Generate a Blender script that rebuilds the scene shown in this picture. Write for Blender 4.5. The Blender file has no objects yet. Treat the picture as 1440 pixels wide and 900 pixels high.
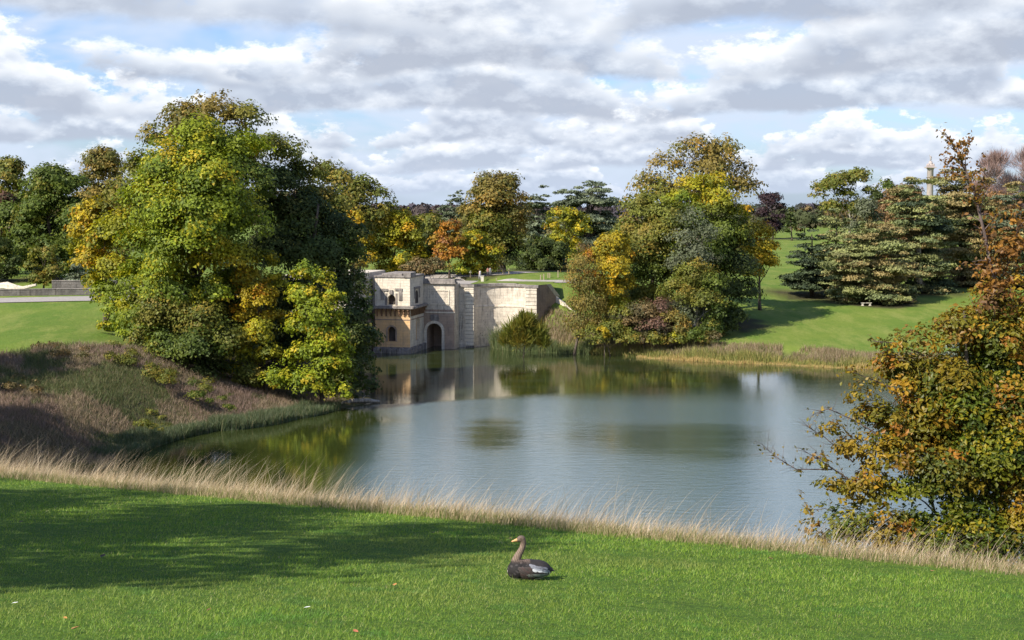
import bpy, bmesh, math, random
import numpy as np
from mathutils import Vector

# ------------------------------------------------------------------ camera, light, exposure
S = bpy.context.scene
COL = S.collection
cam = bpy.data.cameras.new('camera'); cam_o = bpy.data.objects.new('camera', cam); COL.objects.link(cam_o)
CAMZ = 22.0; PITCH = math.atan(160/2000)
cam.sensor_width = 36; cam.lens = 50; cam.clip_start = 0.1; cam.clip_end = 8000
cam_o.location = (0, 0, CAMZ); cam_o.rotation_euler = (math.pi/2 - PITCH, 0, 0)
S.camera = cam_o
S.view_settings.view_transform = 'Standard'; S.view_settings.look = 'None'
S.view_settings.exposure = 0.52; S.view_settings.gamma = 1; S.view_settings.use_curve_mapping = False
S.cycles.max_bounces = 6; S.cycles.diffuse_bounces = 3; S.cycles.glossy_bounces = 3
S.cycles.transmission_bounces = 3; S.cycles.transparent_max_bounces = 6
S.cycles.sample_clamp_indirect = 6

SUN_AZ, SUN_EL = math.radians(50), math.radians(40)      # azimuth: to the left of straight behind the camera
SUN = Vector((-math.sin(SUN_AZ)*math.cos(SUN_EL), -math.cos(SUN_AZ)*math.cos(SUN_EL), math.sin(SUN_EL)))
sl = bpy.data.lights.new('sun', 'SUN'); sl.energy = 5.0; sl.angle = math.radians(0.5); sl.color = (1.0, 0.93, 0.82)
so = bpy.data.objects.new('sun', sl); COL.objects.link(so); so.rotation_euler = (-SUN).to_track_quat('-Z', 'Y').to_euler()

class NT:
    """small helper round a node tree"""
    def __init__(s, tree): s.t = tree
    def n(s, typ, **kw):
        nd = s.t.nodes.new(typ)
        for k, v in kw.items():
            if k.startswith('i_'):
                k = k[2:]; key = int(k) if k.isdigit() else k.replace('_', ' ')
                s.set(nd.inputs[key], v)
            else: setattr(nd, k, v)
        return nd
    def set(s, inp, v):
        if isinstance(v, bpy.types.NodeSocket): s.t.links.new(v, inp)
        else: inp.default_value = v
    def m(s, op, a, b=None, c=None, clamp=False):
        nd = s.t.nodes.new('ShaderNodeMath'); nd.operation = op; nd.use_clamp = clamp
        for i, v in enumerate((a, b, c)):
            if v is not None: s.set(nd.inputs[i], v)
        return nd.outputs[0]
    def mix(s, f, a, b, typ='MIX'):
        nd = s.t.nodes.new('ShaderNodeMix'); nd.data_type = 'RGBA'; nd.blend_type = typ
        s.set(nd.inputs[0], f)
        s.set(nd.inputs[6], a if isinstance(a, bpy.types.NodeSocket) else (*a, 1)[:4])
        s.set(nd.inputs[7], b if isinstance(b, bpy.types.NodeSocket) else (*b, 1)[:4])
        return nd.outputs[2]
    def ss(s, x, lo, hi):
        nd = s.t.nodes.new('ShaderNodeMapRange'); nd.interpolation_type = 'SMOOTHSTEP'
        s.set(nd.inputs[0], x); s.set(nd.inputs[1], lo); s.set(nd.inputs[2], hi); return nd.outputs[0]
    def noise(s, vec, scale, detail=4, rough=.55, out=0, dist=0):
        nd = s.n('ShaderNodeTexNoise'); s.set(nd.inputs['Scale'], scale); nd.inputs['Detail'].default_value = detail
        nd.inputs['Roughness'].default_value = rough; nd.inputs['Distortion'].default_value = dist
        if vec is not None: s.set(nd.inputs['Vector'], vec)
        return nd.outputs[out]

W = bpy.data.worlds.new('World'); S.world = W; W.use_nodes = True
def build_world():
    t = NT(W.node_tree); W.node_tree.nodes.clear()
    sky = t.n('ShaderNodeTexSky', sky_type='NISHITA', sun_disc=False, sun_elevation=SUN_EL,
              sun_rotation=math.atan2(SUN.x, SUN.y) % (2*math.pi), air_density=1.0, dust_density=1.0, ozone_density=1.5)
    tc = t.n('ShaderNodeTexCoord').outputs['Generated']
    dx, dy, dz = t.n('ShaderNodeSeparateXYZ', i_0=tc).outputs
    STR = 0.1
    ln = t.m('SQRT', t.m('ADD', t.m('MULTIPLY', dx, dx), t.m('ADD', t.m('MULTIPLY', dy, dy), 1e-6)))
    cx, cy = t.m('DIVIDE', dx, ln), t.m('DIVIDE', dy, ln); el = t.m('DIVIDE', dz, ln)
    def vec(s, zz, k, seed):
        cb = t.n('ShaderNodeCombineXYZ'); t.set(cb.inputs[0], t.m('MULTIPLY', cx, s)); t.set(cb.inputs[1], t.m('MULTIPLY', cy, s))
        t.set(cb.inputs[2], t.m('ADD', t.m('MULTIPLY', zz, s*k), seed*7.31)); return cb.outputs[0]
    # thin high veil with blue gaps
    v0 = t.noise(vec(6, el, 3.2, 1), 1.0, 4, .6, dist=.4)
    skc = t.mix(1.0, sky.outputs[0], (.80,.98,1.35), 'MULTIPLY')
    col = t.mix(t.m('MULTIPLY', t.m('MULTIPLY', t.ss(v0, .33, .60), .95), t.ss(el, .55, .22)), skc, (.50/STR, .57/STR, .69/STR))
    # rows of flat-based cumulus, the far ones low and small, the near ones high and large
    rows = [(.008, .020, 30), (.024, .026, 23), (.042, .032, 18), (.062, .042, 12.5), (.088, .052, 8.5), (.124, .080, 5.6), (.205, .12, 4.0)]
    W.cycles.sampling_method = 'MANUAL'; W.cycles.sample_map_resolution = 256
    for i, (b0, H, s) in enumerate(rows):
        T = t.noise(vec(s*.5, el, .15, 3+i), 1.0, 1, .5)                          # how tall the clouds of this row stand
        B = t.noise(vec(s*1.35, el, 1.9, 13+i), 1.0, 6, .62, dist=0)                # billows
        B2 = t.noise(vec(s*1.35, t.m('ADD', el, H*.22), 1.9, 13+i), 1.0, 2.5, .58, dist=0)
        wob = t.m('MULTIPLY', t.m('SUBTRACT', T, .5), H*.9)
        h = t.m('DIVIDE', t.m('SUBTRACT', t.m('SUBTRACT', el, b0), t.m('ADD', wob, t.m('MULTIPLY', t.m('SUBTRACT', B, .5), H*.35))), H)
        top = t.m('ADD', t.m('MULTIPLY', t.m('SUBTRACT', T, .31), 5.2), t.m('MULTIPLY', t.m('SUBTRACT', B, .5), 3.4))
        a = t.m('MULTIPLY', t.ss(h, -.06, .10), t.ss(t.m('SUBTRACT', top, h), -.05, .34 + .02*i))
        lit = t.m('ADD', t.m('MULTIPLY', t.m('SUBTRACT', h, .02), .66), t.m('MULTIPLY', t.m('SUBTRACT', B, B2), 2.8))
        lit = t.m('ADD', lit, t.m('MULTIPLY', t.ss(t.m('SUBTRACT', top, h), .75, .0), .34), clamp=True)
        ramp = t.n('ShaderNodeValToRGB'); t.set(ramp.inputs[0], lit); e = ramp.color_ramp.elements
        e[0].position = 0.0; e[0].color = (.39, .435, .525, 1); e[1].position = 1.0; e[1].color = (1.12, 1.12, 1.11, 1)
        for p_, c_ in ((.25, (.53, .58, .665)), (.5, (.70, .74, .80)), (.78, (.90, .91, .93))): q = e.new(p_); q.color = (*c_, 1)
        sc_ = t.n('ShaderNodeVectorMath', operation='SCALE'); t.set(sc_.inputs[0], ramp.outputs[0]); sc_.inputs['Scale'].default_value = .86/STR
        far = max(0, .42 - i*.10)
        c_ = t.mix(far, sc_.outputs[0], (.47/STR, .54/STR, .67/STR)) if far > 0 else sc_.outputs[0]
        col = t.mix(t.m('MULTIPLY', a, .93), col, c_)
    hzf = t.m('MULTIPLY', t.ss(el, 0.04, -.005), 0.45)          # far clouds fade into pale air at the horizon
    fin = t.mix(hzf, col, (0.43/STR, 0.51/STR, 0.65/STR))
    bg = t.n('ShaderNodeBackground'); t.set(bg.inputs[0], fin); bg.inputs[1].default_value = STR
    o = t.n('ShaderNodeOutputWorld'); t.set(o.inputs[0], bg.outputs[0])
build_world()

# ------------------------------------------------------------------ helpers
CT, ST = math.cos(PITCH), math.sin(PITCH)
def at(px, py, Y):
    """world point on the view line of photo pixel (px, py) at distance Y"""
    u = (450-py)/2000; dy = CT + u*ST; dzz = -ST + u*CT; k = Y/dy
    return Vector(((px-720)/2000*k, Y, CAMZ + dzz*k))
def on_water(px, py):
    u = (450-py)/2000; s = -(-ST + u*CT)/(CT + u*ST)
    return at(px, py, CAMZ/s)
def mat(name): 
    m = bpy.data.materials.new(name); m.use_nodes = True; m.node_tree.nodes.clear(); return m, NT(m.node_tree)
def finish(m, t, shader, disp=None):
    o = t.n('ShaderNodeOutputMaterial'); t.set(o.inputs[0], shader)
    return m
def principled(t, col, rough=.7, spec=.3, normal=None, **kw):
    b = t.n('ShaderNodeBsdfPrincipled')
    t.set(b.inputs['Base Color'], col if isinstance(col, bpy.types.NodeSocket) else (*col, 1)[:4])
    t.set(b.inputs['Roughness'], rough); t.set(b.inputs['Specular IOR Level'], spec)
    if normal is not None: t.set(b.inputs['Normal'], normal)
    for k, v in kw.items(): t.set(b.inputs[k.replace('_', ' ')], v)
    return b.outputs[0]
def bump(t, h, strength, dist=.05):
    b = t.n('ShaderNodeBump'); t.set(b.inputs['Height'], h); b.inputs['Strength'].default_value = strength; b.inputs['Distance'].default_value = dist
    return b.outputs[0]
def tag(o, label=None, cat=None, group=None, kind=None):
    for k, v in (('label', label), ('category', cat), ('group', group), ('kind', kind)):
        if v: o[k] = v
    return o
def empty(name, loc, label, cat, group=None, rz=0):
    o = bpy.data.objects.new(name, None); COL.objects.link(o); o.location = loc; o.rotation_euler = (0, 0, rz)
    return tag(o, label, cat, group)
def np_mesh(name, V, F, material, tint=None, parent=None, smooth=False, origin=(0, 0, 0)):
    """V (n,3), F (m,k) -> linked object"""
    V = np.asarray(V, np.float32) - np.asarray(origin, np.float32); F = np.asarray(F, np.int32)
    me = bpy.data.meshes.new(name); nf, k = F.shape
    me.vertices.add(len(V)); me.vertices.foreach_set('co', V.ravel())
    me.loops.add(nf*k); me.loops.foreach_set('vertex_index', F.ravel())
    me.polygons.add(nf); me.polygons.foreach_set('loop_start', np.arange(0, nf*k, k, dtype=np.int32))
    me.polygons.foreach_set('use_smooth', np.full(nf, smooth))
    me.update(calc_edges=True)
    if tint is not None:
        a = me.color_attributes.new('tint', 'FLOAT_COLOR', 'POINT')
        c = np.ones((len(V), 4), np.float32); c[:, :3] = tint; a.data.foreach_set('color', c.ravel())
    me.materials.append(material)
    o = bpy.data.objects.new(name, me); COL.objects.link(o)
    if parent is not None: o.parent = parent
    else: o.location = origin
    return o
class MB:
    """collects loose polygons into one mesh"""
    def __init__(s): s.v = []; s.f = []
    def poly(s, pts): 
        i = len(s.v); s.v += [tuple(p) for p in pts]; s.f.append(tuple(range(i, i+len(pts))))
    def box(s, x0, x1, y0, y1, z0, z1, fn=None):
        fn = fn or (lambda a, b, c: (a, b, c))
        i = len(s.v); s.v += [tuple(fn(x, y, z)) for x in (x0, x1) for y in (y0, y1) for z in (z0, z1)]
        for q in ((0,1,3,2),(4,6,7,5),(0,4,5,1),(2,3,7,6),(0,2,6,4),(1,5,7,3)): s.f.append(tuple(i+k for k in q))
    def tube(s, pts, rads, n=6, cap=True):
        pts = [Vector(p) for p in pts]; i0 = len(s.v)
        for k, p in enumerate(pts):
            d = (pts[min(k+1, len(pts)-1)] - pts[max(k-1, 0)]).normalized()
            a = d.cross(Vector((0.13, 1, 0.07)) if abs(d.y) < .9 else Vector((1, 0, 0))).normalized(); b = d.cross(a)
            for j in range(n):
                th = 2*math.pi*j/n; s.v.append(tuple(p + (a*math.cos(th) + b*math.sin(th))*rads[k]))
        for k in range(len(pts)-1):
            for j in range(n):
                q = i0 + k*n; s.f.append((q+j, q+(j+1) % n, q+n+(j+1) % n, q+n+j))
        if cap: s.f.append(tuple(i0 + j for j in range(n))[::-1]); s.f.append(tuple(i0 + (len(pts)-1)*n + j for j in range(n)))
    def lathe(s, prof, c=(0, 0, 0), n=24):
        i0 = len(s.v)
        for r, z in prof:
            for j in range(n): s.v.append((c[0]+r*math.cos(2*math.pi*j/n), c[1]+r*math.sin(2*math.pi*j/n), c[2]+z))
        for k in range(len(prof)-1):
            for j in range(n): q = i0+k*n; s.f.append((q+j, q+(j+1) % n, q+n+(j+1) % n, q+n+j))
        s.f.append(tuple(i0 + (len(prof)-1)*n + j for j in range(n)))
    def build(s, name, material, parent=None, smooth=False, origin=(0, 0, 0), bevel=0):
        me = bpy.data.meshes.new(name)
        me.from_pydata([(v[0]-origin[0], v[1]-origin[1], v[2]-origin[2]) for v in s.v], [], s.f)
        bm = bmesh.new(); bm.from_mesh(me); bmesh.ops.recalc_face_normals(bm, faces=bm.faces); bm.to_mesh(me); bm.free()
        me.materials.append(material)
        if smooth: me.polygons.foreach_set('use_smooth', [True]*len(me.polygons))
        o = bpy.data.objects.new(name, me); COL.objects.link(o)
        if parent is not None: o.parent = parent
        else: o.location = origin
        if bevel:
            b = o.modifiers.new('bevel', 'BEVEL'); b.width = bevel; b.segments = 2; b.limit_method = 'ANGLE'
        return o
def vnoise(x, y, s, seed=0):
    """cheap smooth 2D value noise, -1..1"""
    x = np.asarray(x, float)/s; y = np.asarray(y, float)/s
    xi, yi = np.floor(x).astype(np.int64), np.floor(y).astype(np.int64); xf, yf = x-xi, y-yi
    def h(a, b):
        n = (a*374761393 + b*668265263 + seed*1442695041) & 0x7fffffff
        n = ((n ^ (n >> 13))*1274126177) & 0x7fffffff
        return ((n ^ (n >> 16)) & 0xffff)/32767.5 - 1
    u, v = xf*xf*(3-2*xf), yf*yf*(3-2*yf)
    return (h(xi, yi)*(1-u) + h(xi+1, yi)*u)*(1-v) + (h(xi, yi+1)*(1-u) + h(xi+1, yi+1)*u)*v
def fbm(x, y, s, seed=0): return (vnoise(x, y, s, seed) + .5*vnoise(x, y, s/2.1, seed+1) + .25*vnoise(x, y, s/4.3, seed+2))/1.75
def sstep(x, a, b): t = np.clip((x-a)/(b-a), 0, 1); return t*t*(3-2*t)

# ------------------------------------------------------------------ terrain
SHORE = [(175,648),(205,632),(240,620),(270,612),(300,606),(335,604),(380,598),(410,590),(440,585),(475,576),(515,569),(530,563),(505,545),(488,520),(472,500),(450,494)]
lake = [tuple(on_water(*p)[:2]) for p in SHORE]
lake += [(-30, 226), (-10, 228), (-3.0, 224)]
lake += [tuple(on_water(*p)[:2]) for p in [(695,489),(722,493),(780,496),(830,498),(900,502),(960,506),(1000,508),(1050,511),(1100,512),(1160,516),(1230,518),(1330,521),(1440,524),(1700,532)]]
lake += [(120, 170), (115, 90), (70, 62), (30, 50), (0, 50), (-20, 62), (-29, 88), (-35.5, 108)]
LK = np.array(lake)
def lake_sd(x, y):
    """signed distance to the lake outline, positive on land"""
    x = np.asarray(x, float).ravel(); y = np.asarray(y, float).ravel()
    d = np.full(x.shape, 1e9); ins = np.zeros(x.shape, bool)
    for i in range(len(LK)):
        ax, ay = LK[i]; bx, by = LK[(i+1) % len(LK)]
        ex, ey = bx-ax, by-ay
        t = np.clip(((x-ax)*ex + (y-ay)*ey)/(ex*ex+ey*ey), 0, 1)
        d = np.minimum(d, np.hypot(x-ax-t*ex, y-ay-t*ey))
        c = (ay > y) != (by > y)
        with np.errstate(divide='ignore', invalid='ignore'):
            ins ^= c & (x < ex*(y-ay)/(ey if ey else 1e-9) + ax)
    return np.where(ins, -d, d)
CP = []
for p in [(0,640,112),(100,640,118),(-200,640,110),(0,600,120),(100,600,124),(0,560,130),(120,550,136),(0,520,140),(0,500,147),(100,487,150),(150,488,151),(210,492,153),(-200,500,147),(-200,560,130),
          (250,540,147),(200,585,136),(250,600,137.5),(300,560,147),(330,540,156),(400,560,157),
          (0,470,160),(0,440,178),(0,430,184),(150,470,164),(150,440,180),(180,430,186),(-300,440,178),(-300,430,184),(0,421,192),(180,419,194),(-300,421,192),
          (260,520,162),(400,530,166),
          (1040,480,208),(1100,489,203.5),(1200,492,202),(1320,493,202),(1500,494,202),(1100,460,222),(1300,460,222),(1100,420,258),(1200,430,245),(1300,410,270),(1420,410,270),(1600,410,270),
          (1080,380,330),(1085,350,430),(1090,331,560),(1400,380,330),(850,440,222),(900,400,240),(1000,400,262),(1040,440,235),(860,478,212),(950,482,211)]:
    q = at(*p); CP.append((q.x, q.y, q.z))
CP += [(-60,215,9.6),(-90,230,10.5),(-40,215,9.8),(-45,240,10.3),(-30,236,10.2),(-15,236,10.15),(0,232,10.1),(10,234,10.0),(-20,260,10.1),(0,265,10.0),(15,262,9.8),(10,310,9.4),(-30,330,10.5),
       (-100,330,12),(0,480,9.5),(-200,600,8),(200,640,8),(0,700,5),(0,900,2),(400,900,3),(-400,900,3),(0,1600,2),(600,1600,2),(-600,1600,2),(0,3000,2),(1500,3000,2),(-1500,3000,2),(150,250,7),(120,330,8)]
CP = np.array(CP)
_A = np.hypot(CP[:,None,0]-CP[None,:,0], CP[:,None,1]-CP[None,:,1]); _n = len(CP)
_M = np.block([[_A - 0.6*np.eye(_n), np.ones((_n,1))],[np.ones((1,_n)), np.zeros((1,1))]])
_w = np.linalg.solve(_M, np.append(CP[:,2], 0))
EX = np.array([-90,-60,-30,-12.2,0,6.1,15,40,90.]); EY = np.array([98,75,52,34,23,17,11,-2,-20.])
def edge_y(x): return np.interp(x, EX, EY)
def ground(x, y, want_sd=False):
    x = np.asarray(x, float); y = np.asarray(y, float); sh = x.shape; x = x.ravel(); y = y.ravel()
    H = np.full(x.shape, _w[-1])
    for i in range(_n): H += _w[i]*np.hypot(x-CP[i,0], y-CP[i,1])
    H += 0.10*fbm(x, y, 7, 3)*sstep(y, 90, 120)*(1-sstep(y, 160, 180))
    sd = lake_sd(x, y)
    land = 0.12 + (np.maximum(H, .3)-.12)*sstep(sd, -.5, 9)
    zf = np.where(sd > 0, land*sstep(sd, 0, .6) - .1*(1-sstep(sd, 0, .6)), -.1 - 1.6*sstep(-sd, 0, 4))
    s = y - edge_y(x)
    pl = 20.35 - .155*np.maximum(y, -10) - .03*np.clip(x, -60, 60)
    zn = pl - np.where(s > 0, np.where(s < 4, .055*s*s, .055*16 + .44*(s-4)), 0)
    k = .5; m = np.maximum(zf, zn); z = m + k*np.log(np.exp((zf-m)/k) + np.exp((zn-m)/k)) if False else m
    z = np.where(y > 105, zf, z)
    if want_sd: return z.reshape(sh), sd.reshape(sh), s.reshape(sh)
    return z.reshape(sh)
def gz(x, y): return float(ground(np.array([x]), np.array([y]))[0])
# ------------------------------------------------------------------ materials
def leaf_mat(name, transl=.35, rough=.55, spec=.25, var=.25):
    m, t = mat(name)
    a = t.n('ShaderNodeAttribute', attribute_name='tint').outputs['Color']
    p = principled(t, a, rough, spec)
    tr = t.n('ShaderNodeBsdfTranslucent'); t.set(tr.inputs[0], t.mix(1.0, a, (1.0, 1.05, .6), 'MULTIPLY'))
    mx = t.n('ShaderNodeMixShader'); mx.inputs[0].default_value = transl; t.set(mx.inputs[1], p); t.set(mx.inputs[2], tr.outputs[0])
    return finish(m, t, mx.outputs[0])
M_LEAF = leaf_mat('leaves'); M_NEEDLE = leaf_mat('needles', .12, .7, .2); M_BLADE = leaf_mat('grass_blades', .3, .5, .3); M_DRY = leaf_mat('dry_grass', .3, .6, .25)
M_TWIG = leaf_mat('twigs', .0, .8, .1); M_NEARLEAF = leaf_mat('glossy_leaves', .38, .45, .3)
def bark_mat(name, c1, c2, sc=1.2):
    m, t = mat(name); v = t.n('ShaderNodeTexCoord').outputs['Object']
    mp = t.n('ShaderNodeMapping'); t.set(mp.inputs[0], v); mp.inputs['Scale'].default_value = (1, 1, .25)
    n = t.noise(mp.outputs[0], sc*3, 6, .65)
    return finish(m, t, principled(t, t.mix(t.ss(n, .35, .65), c1, c2), .9, .1, bump(t, n, .8, .1)))
M_BARK = bark_mat('bark_brown', (.05,.04,.03), (.16,.13,.10)); M_BARKP = bark_mat('bark_pale', (.16,.14,.11), (.42,.38,.32))

def ground_mat():
    m, t = mat('ground_surface')
    pos = t.n('ShaderNodeNewGeometry').outputs['Position']
    a = t.n('ShaderNodeAttribute', attribute_name='tint').outputs['Color']
    r, g, b = t.n('ShaderNodeSeparateColor', i_0=a).outputs[:3]
    n1 = t.noise(pos, .11, 5, .6); n2 = t.noise(pos, 1.7, 5, .65); n3 = t.noise(pos, 14, 4, .6)
    mp = t.n('ShaderNodeMapping'); t.set(mp.inputs[0], pos); mp.inputs['Scale'].default_value = (1.0, .35, 1); mp.inputs['Rotation'].default_value = (0, 0, .35)
    n4 = t.noise(mp.outputs[0], .30, 7, .75)
    lawn = t.mix(t.ss(n1, .35, .65), (.105,.170,.026), (.150,.200,.034))
    lawn = t.mix(t.m('MULTIPLY', t.ss(n4, .42, .68), .75), lawn, (.225,.245,.060))
    lawn = t.mix(t.m('MULTIPLY', t.ss(n2, .45, .8), .45), lawn, (.092,.150,.022))
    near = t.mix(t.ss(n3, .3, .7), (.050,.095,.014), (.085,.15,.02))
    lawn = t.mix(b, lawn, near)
    rough = t.mix(t.ss(n2, .35, .65), (.12,.095,.05), (.075,.08,.03))
    c = t.mix(r, lawn, rough)
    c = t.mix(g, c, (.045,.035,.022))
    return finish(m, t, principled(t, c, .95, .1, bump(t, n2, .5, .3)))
def build_ground():
    yy = np.concatenate([np.linspace(-30, 8, 24), np.arange(8.5, 60, .5), np.arange(60, 110, 1.0), np.arange(110, 250, .75), np.geomspace(250, 6000, 110)])
    aa = np.concatenate([np.linspace(-1.6, -.5, 40)[:-1], np.linspace(-.5, .5, 300), np.linspace(.5, 1.6, 40)[1:]])
    Y, A = np.meshgrid(yy, aa, indexing='ij'); X = A*(np.maximum(Y, 0)+24)
    Z, SD, SE = ground(X, Y, True)
    V = np.stack([X, Y, Z], -1).reshape(-1, 3); nr, nc = Y.shape
    i = (np.arange(nr-1)[:, None]*nc + np.arange(nc-1)).ravel()
    F = np.stack([i, i+1, i+nc+1, i+nc], 1)
    T = np.zeros((nr*nc, 3)); x, y, sd, se = X.ravel(), Y.ravel(), SD.ravel(), SE.ravel()
    mound = mound_w(x, y)
    fore = sstep(se + .5*fbm(x, y, 2.5, 5), -.2, .8)*(1-sstep(y, 95, 108))
    bank = (1-sstep(sd, 2.5, 6.5))*sstep(y, 120, 140)
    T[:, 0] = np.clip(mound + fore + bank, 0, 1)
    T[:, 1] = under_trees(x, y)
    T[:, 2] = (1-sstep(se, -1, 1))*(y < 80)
    o = np_mesh('ground', V, F, ground_mat(), T, smooth=True); tag(o, kind='structure')
def mound_w(x, y):
    # rough bank between the lake and the lawn on the left
    up = np.interp(x, [-90, -54, -50, -40, -36, -30, -15], [147.5, 147.5, 150.5, 154, 168, 176, 182])
    return (1-sstep(y + 1.5*fbm(x, y, 5, 9), up-.8, up+.8))*sstep(y, 95, 105)*(x < 0)
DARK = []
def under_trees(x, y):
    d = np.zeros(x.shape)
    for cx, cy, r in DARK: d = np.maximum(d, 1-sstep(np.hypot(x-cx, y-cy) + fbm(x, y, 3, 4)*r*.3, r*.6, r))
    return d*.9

def water_mat():
    m, t = mat('lake_water')
    pos = t.n('ShaderNodeNewGeometry').outputs['Position']
    mp = t.n('ShaderNodeMapping'); t.set(mp.inputs[0], pos); mp.inputs['Scale'].default_value = (.35, 1, 1); mp.inputs['Rotation'].default_value = (0, 0, -.12)
    big = t.noise(mp.outputs[0], .028, 3, .5, dist=.6)
    mpf = t.n('ShaderNodeMapping'); t.set(mpf.inputs[0], pos); mpf.inputs['Scale'].default_value = (.25, 1, 1)
    fine = t.noise(mpf.outputs[0], .35, 5, .6)
    sp = t.n('ShaderNodeSeparateXYZ', i_0=pos).outputs
    # the breeze ruffles the open middle; the sheltered arms stay smooth
    wl = t.m('ADD', 157.0, t.m('MULTIPLY', t.m('ADD', sp[0], 12.0), .22))
    calm_far = t.ss(t.m('ADD', t.m('SUBTRACT', sp[1], wl), t.m('MULTIPLY', t.m('SUBTRACT', big, .5), 26.0)), t.m('SUBTRACT', -1.0, t.m('MULTIPLY', t.m('MAXIMUM', t.m('ADD', sp[0], 4.0), 0.0), .35)), t.m('ADD', 2.0, t.m('MULTIPLY', t.m('MAXIMUM', t.m('ADD', sp[0], 4.0), 0.0), .30)))
    def slick(x0, y0, rx, ry):
        q = t.m('ADD', t.m('POWER', t.m('DIVIDE', t.m('SUBTRACT', sp[0], x0), rx), 2), t.m('POWER', t.m('DIVIDE', t.m('SUBTRACT', sp[1], y0), ry), 2))
        nz = t.m('ADD', t.m('MULTIPLY', t.m('SUBTRACT', big, .5), 3.5), t.m('MULTIPLY', t.m('SUBTRACT', fine, .5), 2.6))
        return t.m('SUBTRACT', 1.0, t.ss(t.m('ADD', q, nz), -.2, 1.9))
    slicks = t.m('MAXIMUM', slick(-2.0, 136, 3.0, 9), t.m('MULTIPLY', slick(15.0, 133, 12, 9), .8))
    calm_left = t.ss(t.m('SUBTRACT', t.m('MULTIPLY', sp[0], -1.0), t.m('ADD', 13.0, t.m('MULTIPLY', t.m('SUBTRACT', big, .5), 14.0))), -2.0, 3.0)
    calm = t.m('MAXIMUM', t.m('MULTIPLY', calm_far, t.m('ADD', .72, t.m('MULTIPLY', fine, .50))), calm_left)
    calm = t.m('MAXIMUM', calm, t.m('MULTIPLY', slicks, .75))
    w1 = t.noise(mp.outputs[0], 1.6, 4, .6); 
    mp2 = t.n('ShaderNodeMapping'); t.set(mp2.inputs[0], pos); mp2.inputs['Scale'].default_value = (.5, 1.2, 1)
    w2 = t.noise(mp2.outputs[0], 5.0, 3, .6)
    h = t.m('ADD', t.m('MULTIPLY', w1, .7), t.m('MULTIPLY', w2, .22))
    bp = t.n('ShaderNodeBump'); bp.inputs['Distance'].default_value = .12
    t.set(bp.inputs['Height'], h); t.set(bp.inputs['Strength'], t.m('ADD', .07, t.m('MULTIPLY', t.m('SUBTRACT', 1.0, calm), .42)))
    rough = t.m('ADD', .03, t.m('MULTIPLY', t.m('SUBTRACT', 1.0, calm), .10))
    col = t.mix(calm, (.105,.155,.155), (.032,.042,.010))  # paler blue base of ruffled water puts reflected sky into the colour
    return finish(m, t, principled(t, col, rough, .5, bp.outputs[0], IOR=t.m('SUBTRACT', 1.95, t.m('MULTIPLY', calm, .14))))
def build_water():
    mb = MB(); mb.poly([(-150, 40, 0), (260, 40, 0), (260, 245, 0), (-150, 245, 0)])
    tag(mb.build('lake_water', water_mat()), kind='structure')

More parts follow.
